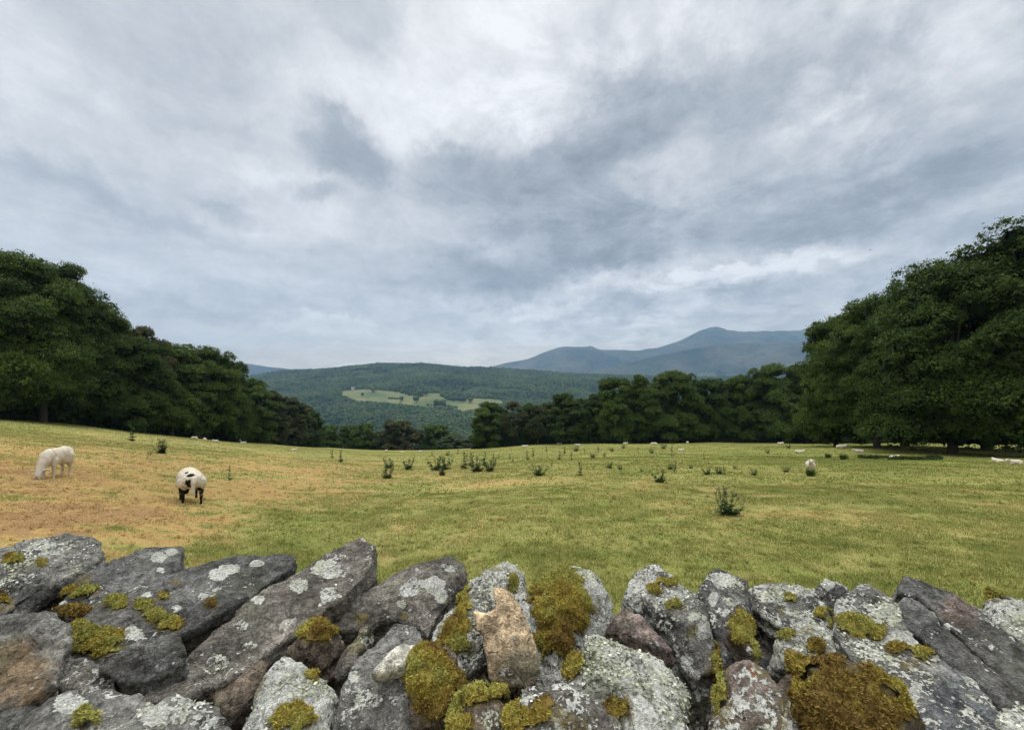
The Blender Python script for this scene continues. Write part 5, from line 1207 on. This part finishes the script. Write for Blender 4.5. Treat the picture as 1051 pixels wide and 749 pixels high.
s('dark layered slab with a broad blunt top, upper of two dark slabs', SLATE, .50, [(916, 604), (928, 591), (951, 597), (982, 612), (1014, 630), (1022, 643), (1051, 666), (1110, 705), (1110, 770), (1052, 716), (1012, 681), (977, 647), (942, 613)], t=.2, lich=.25, freckle=1, ny=-.35, rough=1.3, crack=1.6, spots=[(972, 643, 5, 4, .7), (1017, 664, 4, 3, .7), (930, 610, 8, 3, .5)], stain=(985, 625, 22, (.13, .10, .085)))
s('mossy lichened stone at the right border, behind the dark layered slab', GREY, .52, [(1011, 622), (1021, 607), (1040, 604), (1066, 611), (1110, 640), (1110, 690), (1062, 669), (1040, 656), (1021, 641)], t=.2, lich=.48, dome=.03, sm=9, spots=[(1040, 645, 16, 16, .62)], flakes=[(1042, 640, 18, 22, .7)], moss=[(1022, 611, 13, 8, .016, .6), (1034, 607, 12, 5, .012, .2)])
s('lichen crusted stone in the bottom right corner', GREY, .49, [(1026, 730), (1051, 720), (1110, 750), (1110, 820), (1046, 800)], t=.16, lich=.55, flakes=[(1045, 740, 22, 24, .7)])
# stones that fill the deeper gaps
s('small dark filler stone deep in the gap left of the tan sandstone', BROWN, .60, [(470, 700), (480, 670), (500, 660), (520, 680), (505, 705)], t=.12, lich=.2)
s('small dark filler stone below the domed mossy stone', BROWN, .59, [(540, 712), (552, 690), (580, 690), (600, 705), (575, 716)], t=.12, lich=.25)
s('dark filler stone in the hollow under the flat topped ledge stone', SLATE, .60, [(760, 690), (770, 650), (800, 640), (815, 668), (800, 700)], t=.14, lich=.25)
# the wall runs on past both borders
rw = np.random.RandomState(12)
for sgn in (-1, 1):
    for yc, x0 in ((.74, 1.30), (1.10, 1.72)):
        x = x0
        while x < 2.75:
            wx = rw.uniform(.11, .17); c = np.array((sgn * x, yc + rw.uniform(-.04, .04))); th0 = rw.uniform(0, .8); pl = []
            for k in range(9):
                a = th0 + 2 * PI * k / 9; q = rw.uniform(.84, 1.12); p = c + np.array((math.cos(a) * wx * q, math.sin(a) * .25 * q)); pl.append((CX + FPX * p[0] / p[1], CY + FPX * .5 / p[1]))
            s('grey lichened stone of the wall where it runs on past the border', (SLATE, GREY, WARM)[rw.randint(3)], .5 + rw.uniform(-.02, .03), pl, t=.2, lich=rw.uniform(.28, .5), ny=-.15, nx=rw.uniform(-.25, .25), vox=.009, dome=.02)
            x += wx * 1.9
for i, S in enumerate(ST): build_stone(S, 100 + i * 7)

# the body of the wall under the loose stones: one thing, its courses stay in the mesh
def wall_body():
    rs = np.random.RandomState(77); B = []
    def block(c, e, rz):
        u = np.array([(-1, -1, -1), (1, -1, -1), (1, 1, -1), (-1, 1, -1), (-1, -1, 1), (1, -1, 1), (1, 1, 1), (-1, 1, 1)], float) * (1 + rs.uniform(-.14, .14, (8, 3)))
        v = u * np.array(e); cz, sz = math.cos(rz), math.sin(rz); v[:, :2] = np.stack([v[:, 0] * cz - v[:, 1] * sz, v[:, 0] * sz + v[:, 1] * cz], 1)
        return v + np.array(c), np.array([(0, 3, 2, 1), (4, 5, 6, 7), (0, 1, 5, 4), (1, 2, 6, 5), (2, 3, 7, 6), (3, 0, 4, 7)])
    for yc, dy in ((.62, .20), (.98, .22), (1.26, .18)):
        z = -.25
        while z < .90:
            x = -4.4 + rs.uniform(0, .2); hz = rs.uniform(.055, .10)
            while x < 4.4:
                wx = rs.uniform(.10, .24)
                zt = z + hz
                if not (zt > .80 and abs(x) < 2.9): B.append(block((x + wx, yc + rs.uniform(-.03, .03), z + hz), (wx * 1.02, dy, hz * 1.06), rs.uniform(-.1, .1)))
                x += wx * 2
            z += hz * 2
    for sgn in (-1, 1):     # coping further along the wall
        for yc in (.72, 1.14):
            x = 2.85
            while x < 4.3:
                wx = rs.uniform(.07, .13); v_, f_ = block((0, 0, 0), (wx, rs.uniform(.17, .26), rs.uniform(.11, .17)), rs.uniform(-.3, .3))
                tl = rs.uniform(.1, .6) * -sgn; ct_, st_ = math.cos(tl), math.sin(tl); v_ = np.stack([v_[:, 0] * ct_ + v_[:, 2] * st_, v_[:, 1], -v_[:, 0] * st_ + v_[:, 2] * ct_], 1)
                B.append((v_ + np.array((sgn * x, yc + rs.uniform(-.06, .06), .95 + rs.uniform(-.05, .03))), f_)); x += wx * 2 + .015
    V, F = join_arrays(B)
    me = fast_mesh('dry_stone_wall', V, F); me = eval_mesh(me, [('REMESH', dict(mode='VOXEL', voxel_size=.014)), ('SMOOTH', dict(factor=.5, iterations=3))])
    v = co_of(me); no = no_of(me); v = v + no * (fbm(v * 7, 3, 5) * .008 + facets(v * 11, 33, .010, .002) + fbm(v * 30, 2, 6) * .005)[:, None]; set_co(me, v)
    add_attr(me, 'halo', np.zeros(len(v))); add_attr(me, 'rock', np.array(SLATE) * (1 + .35 * fbm(v * 4, 2, 8))[:, None]); add_attr(me, 'lichen', np.full(len(v), .28)); add_attr(me, 'freckle', np.full(len(v), .8))
    me.polygons.foreach_set('use_smooth', np.ones(len(me.polygons), bool)); me.materials.append(M['stone'])
    tag(obj('dry_stone_wall', me), 'dark body of the dry stone wall in the gaps under the loose stones', 'stone wall')
wall_body()
HAZE = 1.1e-4
# ------------------------------------------------------------------ air
hb = bmesh.new(); box_bm(hb, -21000, 21000, -90, 7500, -200, 930)
hm = bpy.data.materials.new('haze'); hm.use_nodes = True; hm.node_tree.nodes.remove(hm.node_tree.nodes['Principled BSDF'])
pv = hm.node_tree.nodes.new('ShaderNodeVolumePrincipled'); pv.inputs["Color"].default_value = (.40, .67, 1.0, 1); pv.inputs['Density'].default_value = HAZE; pv.inputs['Anisotropy'].default_value = .25
hm.node_tree.links.new(pv.outputs[0], hm.node_tree.nodes['Material Output'].inputs['Volume'])
tag(bm_obj('haze', hb, hm), 'bluish air over the valley', 'haze', kind='stuff')
